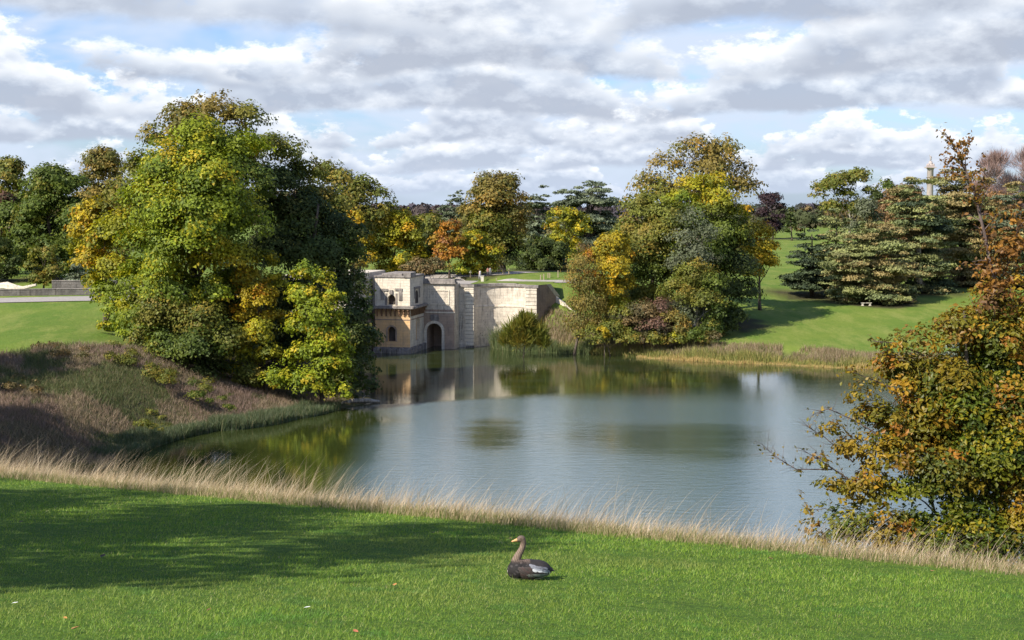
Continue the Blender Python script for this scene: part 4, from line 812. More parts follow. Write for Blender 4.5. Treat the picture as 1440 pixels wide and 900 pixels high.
# ------------------------------------------------------------------ grasses and reeds (uncountable ground cover)
def blades(name, label, x, y, h, w, cols, lean, seed, segs=2, material=None, cat='grass', curl=.35, zoff=0.0):
    """curved tapering blades rooted at x, y. h, w arrays; cols (n,3); lean (n,2) horizontal tip offset as a share of the height"""
    rng = np.random.default_rng(seed); n = len(x); z = ground(x, y) - .01 + zoff
    h = np.broadcast_to(h, n); w = np.broadcast_to(w, n)
    a = rng.uniform(0, np.pi, n); sx, sy = np.cos(a)*w*.5, np.sin(a)*w*.5*.5
    V = []; K = segs+1
    for k in range(K):
        f = k/segs; bend = f**1.7; tw = (1-f**1.5)
        cx, cy, cz = x + lean[:, 0]*h*bend, y + lean[:, 1]*h*bend, z + h*f*(1-curl*.35*f)
        if k < segs:
            V.append(np.stack([cx - sx*tw, cy - sy*tw, cz], 1)); V.append(np.stack([cx + sx*tw, cy + sy*tw, cz], 1))
        else: V.append(np.stack([cx, cy, cz], 1))
    per = 2*segs+1; V = np.stack(V, 1).reshape(-1, 3); b = np.arange(n)*per; F = []
    for k in range(segs-1): F += [np.stack([b+2*k, b+2*k+1, b+2*k+3], 1), np.stack([b+2*k, b+2*k+3, b+2*k+2], 1)]
    k = segs-1; F.append(np.stack([b+2*k, b+2*k+1, b+2*k+2], 1)); F = np.concatenate(F)
    # roots a little darker green-brown than the tips is the plant's own colour
    o = np_mesh(name, V, F, material or M_BLADE, np.repeat(cols, per, 0)); tag(o, label, cat, kind='stuff'); return o
def pick(rng, n, pal):
    w = np.array([p[1] for p in pal], float); c = np.array([p[0] for p in pal]); i = rng.choice(len(pal), n, p=w/w.sum()); return c[i]*rng.uniform(.8, 1.2, (n, 1))
def build_grass():
    rng = np.random.default_rng(11)
    # mown lawn before the camera
    n = 520000; u = rng.uniform(0, 1, n); y = 8.5*(46/8.5)**(u**1.05); x = (rng.uniform(-.46, .46, n))*y*1.0
    k = (y < edge_y(x)+1.2); x, y = x[k], y[k]; n = len(x)
    pt = fbm(x, y, 1.6, 21); pt2 = fbm(x, y, .35, 25)
    sc = np.clip(y/13, .8, 2.2)
    h = rng.uniform(.020, .045, n)*(1+.45*pt+.35*pt2)*(1+.25*(sc-1)); tall = rng.uniform(0, 1, n) < .015; h[tall] *= 2.0
    c = pick(rng, n, [((.185,.290,.030),4),((.250,.335,.042),3),((.115,.225,.024),3),((.32,.36,.09),1.0),((.42,.38,.18),.25)])
    c *= (1 + .22*pt + .15*pt2)[:, None]
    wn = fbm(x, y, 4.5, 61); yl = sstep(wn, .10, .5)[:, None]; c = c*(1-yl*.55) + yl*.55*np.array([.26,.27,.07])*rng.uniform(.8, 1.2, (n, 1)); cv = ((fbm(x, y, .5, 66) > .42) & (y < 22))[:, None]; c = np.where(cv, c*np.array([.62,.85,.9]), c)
    ln = rng.normal(0, .45, (n, 2)) + np.array([.15, 0])
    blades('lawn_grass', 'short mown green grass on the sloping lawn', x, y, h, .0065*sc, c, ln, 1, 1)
    # dry grass fringe along the crest
    def fringe(n, d0, d1, h0, h1, w, seed, pal, ln0, lns, segs, name, label, clump=.6, zo=0):
        r = np.random.default_rng(seed); x = r.uniform(-19, 12, n); d = r.uniform(d0, d1, n); cl = fbm(x*1.0, d*2, .9, seed)
        keep = r.uniform(-1, 1, n) < clump + cl; x, d, cl = x[keep], d[keep], cl[keep]
        y = edge_y(x) + d + .25*fbm(x, x*0, 1.5, 7); m = len(x)
        far = np.clip(y/23, .75, 1.0); h = r.uniform(h0, h1, m)*(1+.5*cl)*far
        L = r.normal(0, lns, (m, 2)) + np.array([ln0, 0])
        blades(name, label, x, y, h, w*far, pick(r, m, pal), L, seed, segs, M_DRY, cat='dry grass')
    tan = [((.66,.50,.33),4),((.74,.60,.43),3),((.52,.37,.23),3),((.40,.30,.15),1.2),((.26,.25,.09),.6)]
    tang = [((.42,.32,.18),3),((.24,.24,.08),3),((.13,.18,.04),2),((.50,.38,.24),2)]
    fringe(34000, -.25, 1.6, .10, .28, .010, 31, tang, .2, .4, 2, 'dry_grass', 'short straw and green tufts along the lawn edge', .9)
    fringe(60000, .3, 4.2, .20, .46, .008, 32, tan, .35, .35, 3, 'dry_grass', 'dense pale straw-coloured grass fringe along the crest of the lawn', .35)
    fringe(15000, .5, 4.4, .55, 1.0, .0075, 33, [((.66,.53,.37),4),((.55,.42,.28),3),((.45,.33,.2),2)], .50, .25, 4, 'dry_grass', 'taller leaning seed stalks standing out of the straw-coloured fringe', -.18)
    # rough bank on the left
    n = 150000; y = rng.uniform(100, 160, n); x = rng.uniform(-.42, -.12, n)*y*1.02; w = mound_w(x, y); sd = lake_sd(x, y)
    k = (rng.uniform(0, 1, n) < w) & (sd > .6) & (ground(x, y) > .05); x, y, sd = x[k], y[k], sd[k]; n = len(x)
    f1, f2, f3 = fbm(x, y, 9, 41), fbm(x, y, 4, 42), fbm(x, y, 14, 43)
    c = pick(rng, n, [((.27,.195,.13),4),((.34,.26,.17),3),((.20,.145,.10),3),((.16,.15,.07),1.5)])
    pk = pick(rng, n, [((.24,.165,.125),3),((.29,.20,.15),2),((.18,.125,.095),2)]); gr = pick(rng, n, [((.075,.10,.032),3),((.10,.12,.04),3),((.17,.155,.07),2)])
    c = np.where((f1 > .16)[:, None], pk, c)
    gm = (f2 + .6*np.exp(-((x+44)**2)/90 - ((y-141)**2)/60) + .5*(1-sstep(sd, 1, 7)) - .25) > .20
    c = np.where(gm[:, None], gr, c)
    h = rng.uniform(.35, .8, n)*(1+.5*f2) * np.where(gm, .8, 1)
    blades('rough_grass', 'tangled brown and pinkish rough grass covering the bank', x, y, h, .05, c, rng.normal(0, .5, (n, 2)), 4, 2, M_DRY, cat='rough grass')
    # reeds
    def reeds(n, seed, sel, d0, d1, h0, h1, pal, name, label, w=.06, hfun=None):
        r = np.random.default_rng(seed); X = []; Yv = []
        P = LK; segs_ = [(P[i], P[(i+1) % len(P)]) for i in sel]; ls = np.array([np.hypot(*(b-a)) for a, b in segs_]); ii = r.choice(len(segs_), n, p=ls/ls.sum()); f = r.uniform(0, 1, n)
        A = np.array([s[0] for s in segs_])[ii]; B = np.array([s[1] for s in segs_])[ii]; C = A + (B-A)*f[:, None]; dd = (B-A)/np.linalg.norm(B-A, axis=1, keepdims=True)
        nn = np.stack([dd[:, 1], -dd[:, 0]], 1); q = C + nn*.5; s_ = np.where(lake_sd(q[:, 0], q[:, 1]) > 0, 1, -1)[:, None]; nn = nn*s_
        dist = d0 + (d1-d0)*r.uniform(0, 1, n); q = C + nn*dist[:, None]; x, y = q[:, 0], q[:, 1]
        cl = fbm(x, y, 3, seed); keep = r.uniform(-1, 1, n) < .6+cl; x, y, cl, dist = x[keep], y[keep], cl[keep], dist[keep]; m = len(x)
        h = r.uniform(h0, h1, m)*(1+.5*cl+.9*fbm(x, y, 4, seed+9))*(1+.4*(r.uniform(0, 1, m) < .06))*(1-.35*sstep(dist, d1*.4, d1))
        if hfun is not None: h = h*hfun(x, y, dist)
        c = pick(r, m, pal)
        z = ground(x, y); zo = np.maximum(-z, 0)
        blades(name, label, x, y, h, w, c, r.normal(0, .25, (m, 2)), seed, 2, M_DRY, cat='reeds', zoff=zo)
    nS = len(SHORE)
    reeds(42000, 51, list(range(0, 9)), -.4, 3.2, .6, 1.4, [((.085,.12,.05),4),((.12,.15,.07),3),((.15,.17,.10),2),((.20,.18,.09),1.5),((.05,.08,.025),2)], 'reeds', 'grey-green reeds lining the bank below the tall trees', .06)
    far = list(range(nS+3, nS+3+13))
    reeds(46000, 52, far, 1.0, 7.5, .35, 1.5, [((.36,.27,.17),4),((.30,.21,.13),3),((.25,.22,.09),2),((.42,.33,.20),1.5),((.17,.17,.06),1.5)], 'reeds', 'pinkish tan weeds along the top of the far bank', .09)
    reeds(34000, 55, far, -.3, 3.6, .4, 1.3, [((.26,.26,.07),4),((.34,.30,.09),3),((.17,.20,.05),3),((.44,.34,.12),1.5)], 'reeds', 'yellow-green rushes lower down the far bank', .085)
    reeds(22000, 53, far[4:], -1.2, .5, .25, .75, [((.52,.36,.14),3),((.58,.42,.18),2),((.34,.32,.09),2)], 'reeds', 'low golden sedge at the waterline of the far shore', .07)
    reeds(14000, 54, far[:3], -.8, 3.0, 1.3, 2.4, [((.12,.16,.06),4),((.16,.19,.08),3),((.22,.20,.10),1)], 'reeds', 'tall green reed bed before the long bridge wall', .07)

# ------------------------------------------------------------------ the goose
def color_mat(name, c, rough=.6, spec=.3, n=None, c2=None):
    m, t = mat(name); pos = t.n('ShaderNodeTexCoord').outputs['Object']; nn = t.noise(pos, n or 20, 4, .6)
    return finish(m, t, principled(t, t.mix(t.ss(nn, .35, .65), c, c2 or tuple(q*.75 for q in c)), rough, spec, bump(t, nn, .3, .01)))
def build_goose():
    bx, by = .165, 14.9; o = empty('goose', (bx, by, gz(bx, by)-.012), 'greylag goose resting on the grass with its neck raised', 'goose', rz=math.radians(8))
    bm = bmesh.new()
    def ell(c, r, rot=0, rz=0):
        q = bmesh.ops.create_uvsphere(bm, u_segments=28, v_segments=18, radius=1)
        from mathutils import Matrix
        Mx = Matrix.Translation(c) @ Matrix.Rotation(rz, 4, 'Z') @ Matrix.Rotation(rot, 4, 'Y') @ Matrix.Diagonal((*r, 1)); bmesh.ops.transform(bm, matrix=Mx, verts=q['verts'])
    ell((.010, 0, .112), (.215, .130, .116), .05); ell((-.095, 0, .118), (.125, .118, .112), -.25); ell((.11, 0, .132), (.145, .10, .085), .16); ell((.205, 0, .115), (.075, .055, .03), .15)
    # neck as a run of overlapping ellipsoids
    npth = [(-.125,.165,.062),(-.125,.205,.054),(-.113,.245,.046),(-.093,.285,.040),(-.072,.32,.036),(-.055,.355,.033),(-.045,.39,.032),(-.045,.42,.032),(-.055,.445,.034)]
    for i in range(len(npth)-1):
        for f in (0, .33, .66):
            a, b = npth[i], npth[i+1]; p = [a[k]+(b[k]-a[k])*f for k in range(3)]; ell((p[0], 0, p[1]), (p[2], p[2]*.85, p[2]*.85))
    ell((-.066, 0, .452), (.046, .030, .036), .15); ell((-.095, 0, .442), (.030, .022, .024), .1)
    me = bpy.data.meshes.new('tmp'); bm.to_mesh(me); bm.free()
    t_ = bpy.data.objects.new('tmp', me); COL.objects.link(t_)
    rm = t_.modifiers.new('r', 'REMESH'); rm.mode = 'VOXEL'; rm.voxel_size = .0055
    sm = t_.modifiers.new('s', 'SMOOTH'); sm.factor = .6; sm.iterations = 6
    ev = t_.evaluated_get(bpy.context.evaluated_depsgraph_get()); m2 = bpy.data.meshes.new_from_object(ev); bpy.data.objects.remove(t_)
    n = len(m2.vertices); V = np.zeros(n*3, np.float32); m2.vertices.foreach_get('co', V); V = V.reshape(-1, 3)
    rng = np.random.default_rng(3); x, y, z = V.T
    C = np.tile(np.array([.040, .035, .034]), (n, 1))                      # dark grey-brown back
    neck = sstep(z, .19, .25)*(x < .02); str_ = .72 + .45*(np.sin(x*260 + z*90 + np.sin(z*60)) > .1)*(1-sstep(z, .38, .41))
    nc = np.array([.225, .160, .120])*str_[:, None]; sh = sstep(x + .25*(z-.2), -.10, -.02)[:, None]*.0
    C = C*(1-neck[:, None]) + nc*neck[:, None]
    crown_ = sstep(z, .462, .475)[:, None]; C = C*(1-crown_) + np.array([.15,.11,.085])*crown_
    scal = (.6 + .9*((np.sin(x*85 + np.sin(z*50)*1.5)*np.sin(z*95 + x*30)) > .55))
    bmk = (z < .22) & (x < -.02) & (z > .03); C[bmk] *= scal[bmk][:, None]
    belly = (z < .045) | ((x > .17) & (z < .09)); C[belly] = np.array([.42, .40, .36])
    br = (x < -.216) & (z > .09) & (z < .12); C[br] = np.array([.45, .40, .34])
    a = m2.color_attributes.new('tint', 'FLOAT_COLOR', 'POINT'); cc = np.ones((n, 4), np.float32); cc[:, :3] = C; a.data.foreach_set('color', cc.ravel())
    m, t = mat('goose_plumage'); at_ = t.n('ShaderNodeAttribute', attribute_name='tint').outputs['Color']; pos = t.n('ShaderNodeTexCoord').outputs['Object']; nn = t.noise(pos, 90, 3, .6)
    finish(m, t, principled(t, t.mix(.5, at_, t.mix(1.0, at_, t.mix(t.ss(nn, .3, .7), (.55,.55,.55), (1.3,1.3,1.3)), 'MULTIPLY')), .75, .2, bump(t, nn, .5, .004)))
    m2.materials.clear(); m2.materials.append(m); m2.polygons.foreach_set('use_smooth', [True]*len(m2.polygons))
    b = bpy.data.objects.new('body', m2); COL.objects.link(b); b.parent = o
    # bill
    mb = MB(); rings = []
    for f, w, h, zc in ((0, .017, .020, .440), (.3, .015, .016, .436), (.6, .012, .011, .431), (.85, .009, .007, .427), (1, .003, .003, .424)): rings.append((-.112 - .062*f, w, h, zc))
    i0 = 0
    for (X, w, h, zc) in rings: mb.v += [(X, w*math.cos(2*math.pi*j/12), zc + h*math.sin(2*math.pi*j/12)) for j in range(12)]
    for k in range(len(rings)-1):
        for j in range(12): q = k*12; mb.f.append((q+j, q+(j+1) % 12, q+12+(j+1) % 12, q+12+j))
    mb.f.append(tuple(range(48, 60))); mb.build('bill', color_mat('bill_orange', (.62,.30,.10), .4, .4, c2=(.70,.42,.18)), o, smooth=True)
    for s in (-1, 1):
        mb = MB(); mb.lathe([(0.0001, -.0045), (.0032, -.0032), (.0045, 0), (.0032, .0032), (.0001, .0045)], (-.078, s*.0285, .458), 10); mb.build('eye', color_mat('eye_dark', (.01,.008,.006), .15, .5), o, smooth=True)
    # folded wings: overlapping feather scales laid over the flank, pale blue-grey patch, white edge
    fm, ft = mat('wing_feathers'); at2 = ft.n('ShaderNodeAttribute', attribute_name='tint').outputs['Color']; finish(fm, ft, principled(ft, at2, .7, .25))
    r = random.Random(8)
    for s in (-1, 1):
        Vv = []; Ff = []; Cc = []
        def feather(x, z, L, Wd, ang, col, lift, edge=None):
            # surface point on the flank at (x, z)
            def surf(X, Z, extra):
                q = 1 - ((X-.015)/.235)**2 - ((Z-.115)/.124)**2; yv = .133*math.sqrt(max(q, .02)) + extra; return (X, s*yv, Z)
            ca, sa = math.cos(ang), math.sin(ang); i = len(Vv); prof = [(0, .35), (.25, .9), (.6, 1), (.85, .75), (1, .15)]
            for f, w in prof:
                for e in (-1, -.6, .0, .6, 1):
                    X = x + ca*L*f - sa*Wd*.5*w*e; Z = z + sa*L*f + ca*Wd*.5*w*e; Vv.append(surf(X, Z, lift + .004*f + (.003 if e == 0 else 0)))
                    ec = edge or tuple(min(1, q*2.6+.03) for q in col); Cc.append(ec if (abs(e) == 1 or f == 1) else col)
            for a_ in range(4):
                for b_ in range(4): k = i+a_*5+b_; Ff.append((k, k+1, k+6, k+5))
        for row in range(4):                                     # brown shoulder coverts
            for k in range(4): feather(-.12+k*.032+row*.012, .165-row*.032, .055, .036, -.35, (.042+.015*r.random(), .034, .030), .006+.002*k, (.085,.07,.06))
        for row in range(3):                                     # pale blue-grey forewing
            for k in range(6): feather(.0+k*.03+row*.015, .200-row*.024-k*.009+r.uniform(-.004,.004), .065*r.uniform(.7,1.2), .028, -.30+r.uniform(-.15,.15), tuple(min(1, q*fq) for fq in [r.uniform(.65, 1.3)] for q in ((.17,.17,.19), (.24,.25,.28), (.60,.60,.60))[row]), .013+.001*k, ((.10,.10,.11),(.34,.34,.36),(.75,.75,.73))[row])
        for k in range(5): feather(.035+k*.03, .115-k*.004, .10, .020, -.10, (.035,.030,.030), .016+.001*k, (.80,.76,.66) if k in (2, 3) else (.12,.11,.10))
        for k in range(7): feather(-.03+k*.03, .090-k*.002, .085, .034, -.05, (.13+.02*r.random(),.15,.125), .012+.001*k, (.20,.22,.19))   # flank
        for k in range(3): feather(.12+k*.02, .16-k*.018, .13, .026, -.16, (.035,.030,.032), .012+.002*k, (.10,.09,.09))
        me = bpy.data.meshes.new('wing'); me.from_pydata(Vv, [], Ff); me.materials.append(fm)
        a = me.color_attributes.new('tint', 'FLOAT_COLOR', 'POINT'); cc = np.ones((len(Vv), 4), np.float32); cc[:, :3] = np.array(Cc); a.data.foreach_set('color', cc.ravel())
        me.polygons.foreach_set('use_smooth', [True]*len(me.polygons))
        w = bpy.data.objects.new('wing', me); COL.objects.link(w); w.parent = o

# ------------------------------------------------------------------ small things
def build_small():
    M_WOOD = color_mat('weathered_wood', (.42,.34,.22), .8, .1, 6); M_WHITE = color_mat('pale_stone_paint', (.72,.66,.52), .8, .1, 4)
    # leaves fallen on the lawn
    rr = random.Random(4)
    FL = [(556,828,'orange leaf lying flat on the lawn between the dark shade and the goose',(.55,.25,.08),.065),(107,891,'curled orange leaf at the very bottom of the lawn',(.60,.30,.12),.07),(92,876,'small orange leaf above the curled one at the bottom of the lawn',(.50,.26,.07),.04),
          (145,787,'dark brown leaf lying in the shade of the lawn',(.06,.04,.03),.09),(295,864,'small brown leaf on the sunny grass below the shade',(.22,.10,.05),.05),(500,895,'reddish leaf cut by the lower frame edge',(.45,.16,.08),.05),(608,753,'dark leaf near the crest in the thin shade',(.07,.05,.03),.09),
          (718,761,'tan leaf just behind the bill of the goose',(.40,.22,.10),.055),(1083,790,'brown leaf on the lawn below the beech',(.32,.18,.08),.08),(1311,808,'orange leaf on the lawn before the dry grass',(.60,.30,.14),.08),(30,738,'brown leaf up in the shaded lawn by the frame edge',(.12,.09,.05),.07)]
    for px, py, lab, c, s in FL:
        q = at(px, py, 10)-Vector((0, 0, CAMZ)); d = 10.0
        for _ in range(40): z = CAMZ + q.z/q.y*d; x = q.x/q.y*d; g = gz(x, d); d += (z-g)*2.2
        x = q.x/q.y*d; g = gz(x, d); a = rr.uniform(0, 6.28); V = []; prof = [(-.5,.04),(-.3,.26),(0,.34),(.25,.24),(.5,.02)]
        for f, w in prof:
            for e in (-1, 0, 1): V.append((s*f, s*w*e, .012 + s*(.22*abs(e)*w*2 + .35*f*f)))
        F = [(3*i+j, 3*i+j+1, 3*i+j+4, 3*i+j+3) for i in range(4) for j in range(2)]
        mb = MB(); mb.v = V; mb.f = F; o = mb.build('fallen_leaf', color_mat('leaf_litter', c, .6, .3, 30), smooth=True, origin=(0, 0, 0)); o.location = (x, d, g+.028); o.rotation_euler = (rr.uniform(-.3, .3), rr.uniform(-.3, .3), a)
        tag(o, lab, 'leaf', 'leaves fallen on the lawn')
    for px, py, lab in ((432,861,'small white feather on the sunny lawn left of the goose'.replace('left of','beside the sunny strip towards')),(21,855,'tiny white feather near the frame edge on the sunny lawn')):
        q = at(px, py, 10)-Vector((0, 0, CAMZ)); d = 10.0
        for _ in range(40): z = CAMZ + q.z/q.y*d; x = q.x/q.y*d; d += (z-gz(x, d))*2.2
        x = q.x/q.y*d; mb = MB(); mb.v = [(-.03,0,.01),(-.01,.010,.016),(.02,.008,.02),(.03,0,.022),(.02,-.008,.02),(-.01,-.010,.016),(0,0,.012)]; mb.f = [(0,1,6),(1,2,6),(2,3,6),(3,4,6),(4,5,6),(5,0,6)]
        o = mb.build('feather', color_mat('feather_white', (.8,.8,.78), .7, .2)); o.location = (x, d, gz(x, d)+.03); tag(o, lab, 'feather')
    # bench on the far lawn
    b = at(1218, 428, 246); bo = empty('bench', (b.x, 246, gz(b.x, 246)), 'small pale bench at the foot of the low spreading cedar', 'bench', rz=.15)
    m = MB(); m.box(-.95, .95, -.25, .25, .42, .52); m.build('seat', M_WHITE, bo, bevel=.015)
    for s in (-.65, .65): m = MB(); m.box(s-.14, s+.14, -.2, .2, 0, .42); m.box(s-.2, s+.2, -.24, .24, -.1, .05); m.build('leg', M_WHITE, bo, bevel=.01)
    # posts on the grass beyond the bridge
    names = [(698,391,232,1.2,'by the path corner'),(707,389,240,.9,'first of the pair beside the tree shadow'),(710,389,240.5,.9,'second of the pair beside the tree shadow'),(715.5,389,240,.9,'standing alone after the pair'),(760,391,233,.8,'between the yew and the path, first of the line'),(764.5,391,233,1.0,'in the middle of the line before the yew'),(770.5,390,235,.8,'paired with a crossbar before the yew'),(773,390,235,.8,'on the far side of the crossbar pair'),(784.5,390,236,1.1,'beside the yellow maple')]
    for px, py, D, h, lab in names:
        p = at(px, 450, D); m = MB(); m.box(-.08, .08, -.08, .08, -.2, h); m.poly([(-.08,-.08,h),(.08,-.08,h),(0,0,h+.08)]); m.poly([(.08,-.08,h),(.08,.08,h),(0,0,h+.08)]); m.poly([(.08,.08,h),(-.08,.08,h),(0,0,h+.08)]); m.poly([(-.08,.08,h),(-.08,-.08,h),(0,0,h+.08)])
        if abs(px-770.5) < .1: m.box(.08, .36, -.03, .03, .55, .68)
        o = m.build('wooden_post', M_WOOD, bevel=.01); o.location = (p.x, D, gz(p.x, D)); tag(o, 'pale wooden post ' + lab, 'post', 'posts on the grass beyond the bridge')
    # plinth and small sign at the bridge end
    p = at(678.5, 450, 229); z = max(gz(p.x, 229), 9.9); m = MB(); m.box(-.23, .23, -.23, .23, -.3, .82); m.box(-.28, .28, -.28, .28, .82, .92); o = m.build('stone_bollard', M_WHITE, bevel=.02); o.location = (p.x, 229, z); tag(o, 'square cream stone bollard at the end of the bridge deck', 'bollard')
    p = at(661.5, 450, 236); so_ = empty('sign_post', (p.x, 236, max(gz(p.x, 236), 9.9)), 'little blank white notice on a post by the bushes at the bridge end', 'sign'); m = MB(); m.box(-.03, .03, -.03, .03, -.2, .9); m.build('post', M_WOOD, so_); m = MB(); m.box(-.17, .17, -.05, -.03, .78, 1.1); m.build('panel', M_WHITE, so_, bevel=.005)
    # column with statue on the skyline
    D = 820; c = at(1303.5, 450, D); gzc = gz(c.x, D); co = empty('victory_column', (c.x, D, gzc), 'tall stone victory column topped by a statue rising over the russet trees', 'monument')
    zt = lambda py: at(1303.5, py, D).z - gzc
    M_COL = stone_mat('column_stone', (.48,.41,.37), (.42,.36,.33), (.2,.15,.12), .3, joints=False)
    m = MB(); m.box(-3.6, 3.6, -3.6, 3.6, -2, 5); m.box(-4, 4, -4, 4, 5, 5.6); m.build('pedestal', M_COL, co, bevel=.1)
    m = MB(); m.lathe([(2.4,5.6),(2.4,6.2),(2.0,6.6),(1.95,9),(1.75,zt(239)),(1.95,zt(238.5)),(1.8,zt(238))], n=32); m.build('shaft', M_COL, co, smooth=True)
    m = MB(); m.lathe([(1.8,zt(238)),(2.2,zt(237)),(2.4,zt(236.2))], n=32); m.box(-2.75, 2.75, -2.75, 2.75, zt(236.2), zt(234.8)); m.box(-1.9, 1.9, -1.9, 1.9, zt(234.8), zt(232.5))
    for sx in (-1, 1):
        for sy in (-1, 1): m.lathe([(.1,zt(232.5)),(.55,zt(232.2)),(.5,zt(231)),(.15,zt(230))], (sx*1.4, sy*1.4, 0), 8)
    m.lathe([(1.6,zt(232.5)),(1.25,zt(230)),(1.35,zt(229.6)),(.95,zt(228)),(.8,zt(226.5))], n=16); m.build('capital', M_COL, co)
    # statue: one continuous skin mesh
    s0 = zt(226.8); sk = [((0,0,0),.5),((0,0,.9),.45),((0,0,1.7),.38),((0,0,2.1),.16),((0,0,2.45),.22),((-.5,0,1.75),.16),((-.75,0,2.3),.13),((-.7,0,3.1),.10),((.5,0,1.7),.16),((.7,0,1.2),.13),((.75,-.2,.8),.11),((-.25,0,-.6),.3),((.28,0,-.6),.3)]
    skin('statue', [(Vector(p)*1.0 + Vector((0,0,s0+.9)), r) for p, r in sk], [(0,1),(1,2),(2,3),(3,4),(2,5),(5,6),(6,7),(2,8),(8,9),(9,10),(0,11),(0,12)], color_mat('lead_grey', (.42,.38,.36), .6, .3, 3), co)
    # people strolling where the path meets the bridge
    for px, py, D, hh, sh, tr, lab in ((675,392,233,1.72,(.75,.70,.70),(.55,.52,.50),'walker in pale clothes standing by the bollard at the bridge end'),(689.5,391,236,1.62,(.30,.32,.30),(.10,.10,.11),'walker in dark grey clothes on the path by the tall tree'),(686,391,236.6,1.5,(.45,.20,.15),(.08,.07,.08),'walker in a reddish top beside the dark grey one')):
        p = at(px, 450, D); z = max(gz(p.x, D), 9.92); po = empty('person', (p.x, D, z), lab, 'person', rz=rr.uniform(-1, 1)); k = hh/1.75
        J = [((0,0,.95),.13),((0,0,1.2),.125),((0,0,1.42),.13),((0,0,1.53),.055),((0,0,1.63),.088),((0,0,1.72),.06),((.19,0,1.40),.06),((.25,.03,1.13),.045),((.24,-.08,.90),.035),((-.19,0,1.40),.06),((-.25,.03,1.13),.045),((-.24,-.08,.90),.035),((.10,0,.88),.09),((.11,-.10,.48),.06),((.11,-.02,.08),.045),((.11,-.16,.03),.035),((-.10,0,.88),.09),((-.11,.06,.48),.06),((-.11,.16,.08),.045),((-.11,.05,.03),.035)]
        E = [(0,1),(1,2),(2,3),(3,4),(4,5),(2,6),(6,7),(7,8),(2,9),(9,10),(10,11),(0,12),(12,13),(13,14),(14,15),(0,16),(16,17),(17,18),(18,19)]
        skin('body', [(Vector(a)*k, r*k) for a, r in J], E, color_mat('skin_tone', (.45,.28,.20), .6, .3), po)
        m = MB(); m.lathe([(.155*k,.92*k),(.165*k,1.05*k),(.16*k,1.2*k),(.19*k,1.38*k),(.15*k,1.47*k),(.07*k,1.51*k)], n=14); m.build('jacket', color_mat('jacket_cloth', sh, .85, .1), po, smooth=True)
        for s in (-1, 1): m = MB(); m.tube([(s*.10*k,0,.95*k),(s*.11*k,(-.10 if s > 0 else .06)*k,.48*k),(s*.11*k,(-.02 if s > 0 else .16)*k,.08*k)], [.115*k,.085*k,.07*k], 10); m.build('trouser_leg', color_mat('trouser_cloth', tr, .85, .1), po, smooth=True)
        m = MB(); m.lathe([(.02,1.75*k),(.07*k,1.735*k),(.098*k,1.68*k),(.097*k,1.63*k),(.085*k,1.60*k)], (0, .012, 0), 12); m.build('hair', color_mat('hair_brown', (.08,.05,.03), .7, .2), po, smooth=True)
    M_OLDWALL = stone_mat('old_dark_wall', (.22,.20,.18), (.13,.12,.11), (.05,.045,.04), stain_amt=.6)
    # walls beside the left-hand road
    def low_wall(name, label, pts, h, th, D0, cope=.10):
        o_ = empty(name, (pts[0][0], pts[0][1], gz(*pts[0])), label, 'wall'); org = o_.location; m = MB(); c = MB()
        for k in range(len(pts)-1):
            a, b = Vector(pts[k]), Vector(pts[k+1]); n_ = int((b-a).length/1.5)+1
            for i in range(n_):
                p, q = a.lerp(b, i/n_), a.lerp(b, (i+1)/n_); za, zb = gz(*p)-.3, gz(*q)-.3; ta, tb = gz(*p)+h, gz(*q)+h; d = (b-a).normalized(); s = Vector((-d.y, d.x))*th/2
                m.v += [(p.x-s.x, p.y-s.y, za),(q.x-s.x, q.y-s.y, zb),(q.x-s.x, q.y-s.y, tb),(p.x-s.x, p.y-s.y, ta),(p.x+s.x, p.y+s.y, za),(q.x+s.x, q.y+s.y, zb),(q.x+s.x, q.y+s.y, tb),(p.x+s.x, p.y+s.y, ta)]
                j = len(m.v)-8; m.f += [(j,j+1,j+2,j+3),(j+4,j+5,j+6,j+7)[::-1]] + ([(j,j+3,j+7,j+4)] if i == 0 else []) + ([(j+1,j+2,j+6,j+5)] if i == n_-1 else [])
                s2 = s*1.25; c.v += [(p.x-s2.x, p.y-s2.y, ta),(q.x-s2.x, q.y-s2.y, tb),(q.x-s2.x, q.y-s2.y, tb+cope),(p.x-s2.x, p.y-s2.y, ta+cope),(p.x+s2.x, p.y+s2.y, ta),(q.x+s2.x, q.y+s2.y, tb),(q.x+s2.x, q.y+s2.y, tb+cope),(p.x+s2.x, p.y+s2.y, ta+cope)]
                j = len(c.v)-8; c.f += [(j,j+1,j+2,j+3),(j+4,j+7,j+6,j+5),(j+3,j+2,j+6,j+7),(j,j+4,j+5,j+1)] + ([(j,j+3,j+7,j+4)] if i == 0 else []) + ([(j+1,j+2,j+6,j+5)] if i == n_-1 else [])
        m.build('wall_face', M_OLDWALL, o_, origin=tuple(org)); c.build('coping', M_COPE, o_, origin=tuple(org))
    X = lambda px, D: tuple(at(px, 450, D)[:2])
    low_wall('stone_wall', 'long dark low stone wall running along the far side of the road', [X(-260,199), X(0,197), X(150,198.5), X(200,200)], .85, .5, 197)
    low_wall('stone_wall', 'higher stone wall behind the low one holding up the juniper', [X(75,201.5), X(150,201.5), X(210,203)], 1.75, .5, 201)
    # pale dirt ramp under the tree at the picture edge
    a, b = at(18, 450, 206), at(46, 450, 205); m = MB(); g = gz(a.x, 206)
    pts = [(a.x-2.2, 207, g+1.0),(a.x-.4,205,g+1.3),(a.x+.8,204.6,g+1.2),(b.x-1.4,204.4,g+.5),(b.x+.6,204.6,g+1.1),(b.x-1,205.6,g+.6),(a.x+.4,206.8,g+1.7),(a.x-1.6,208.5,g+1.5)]
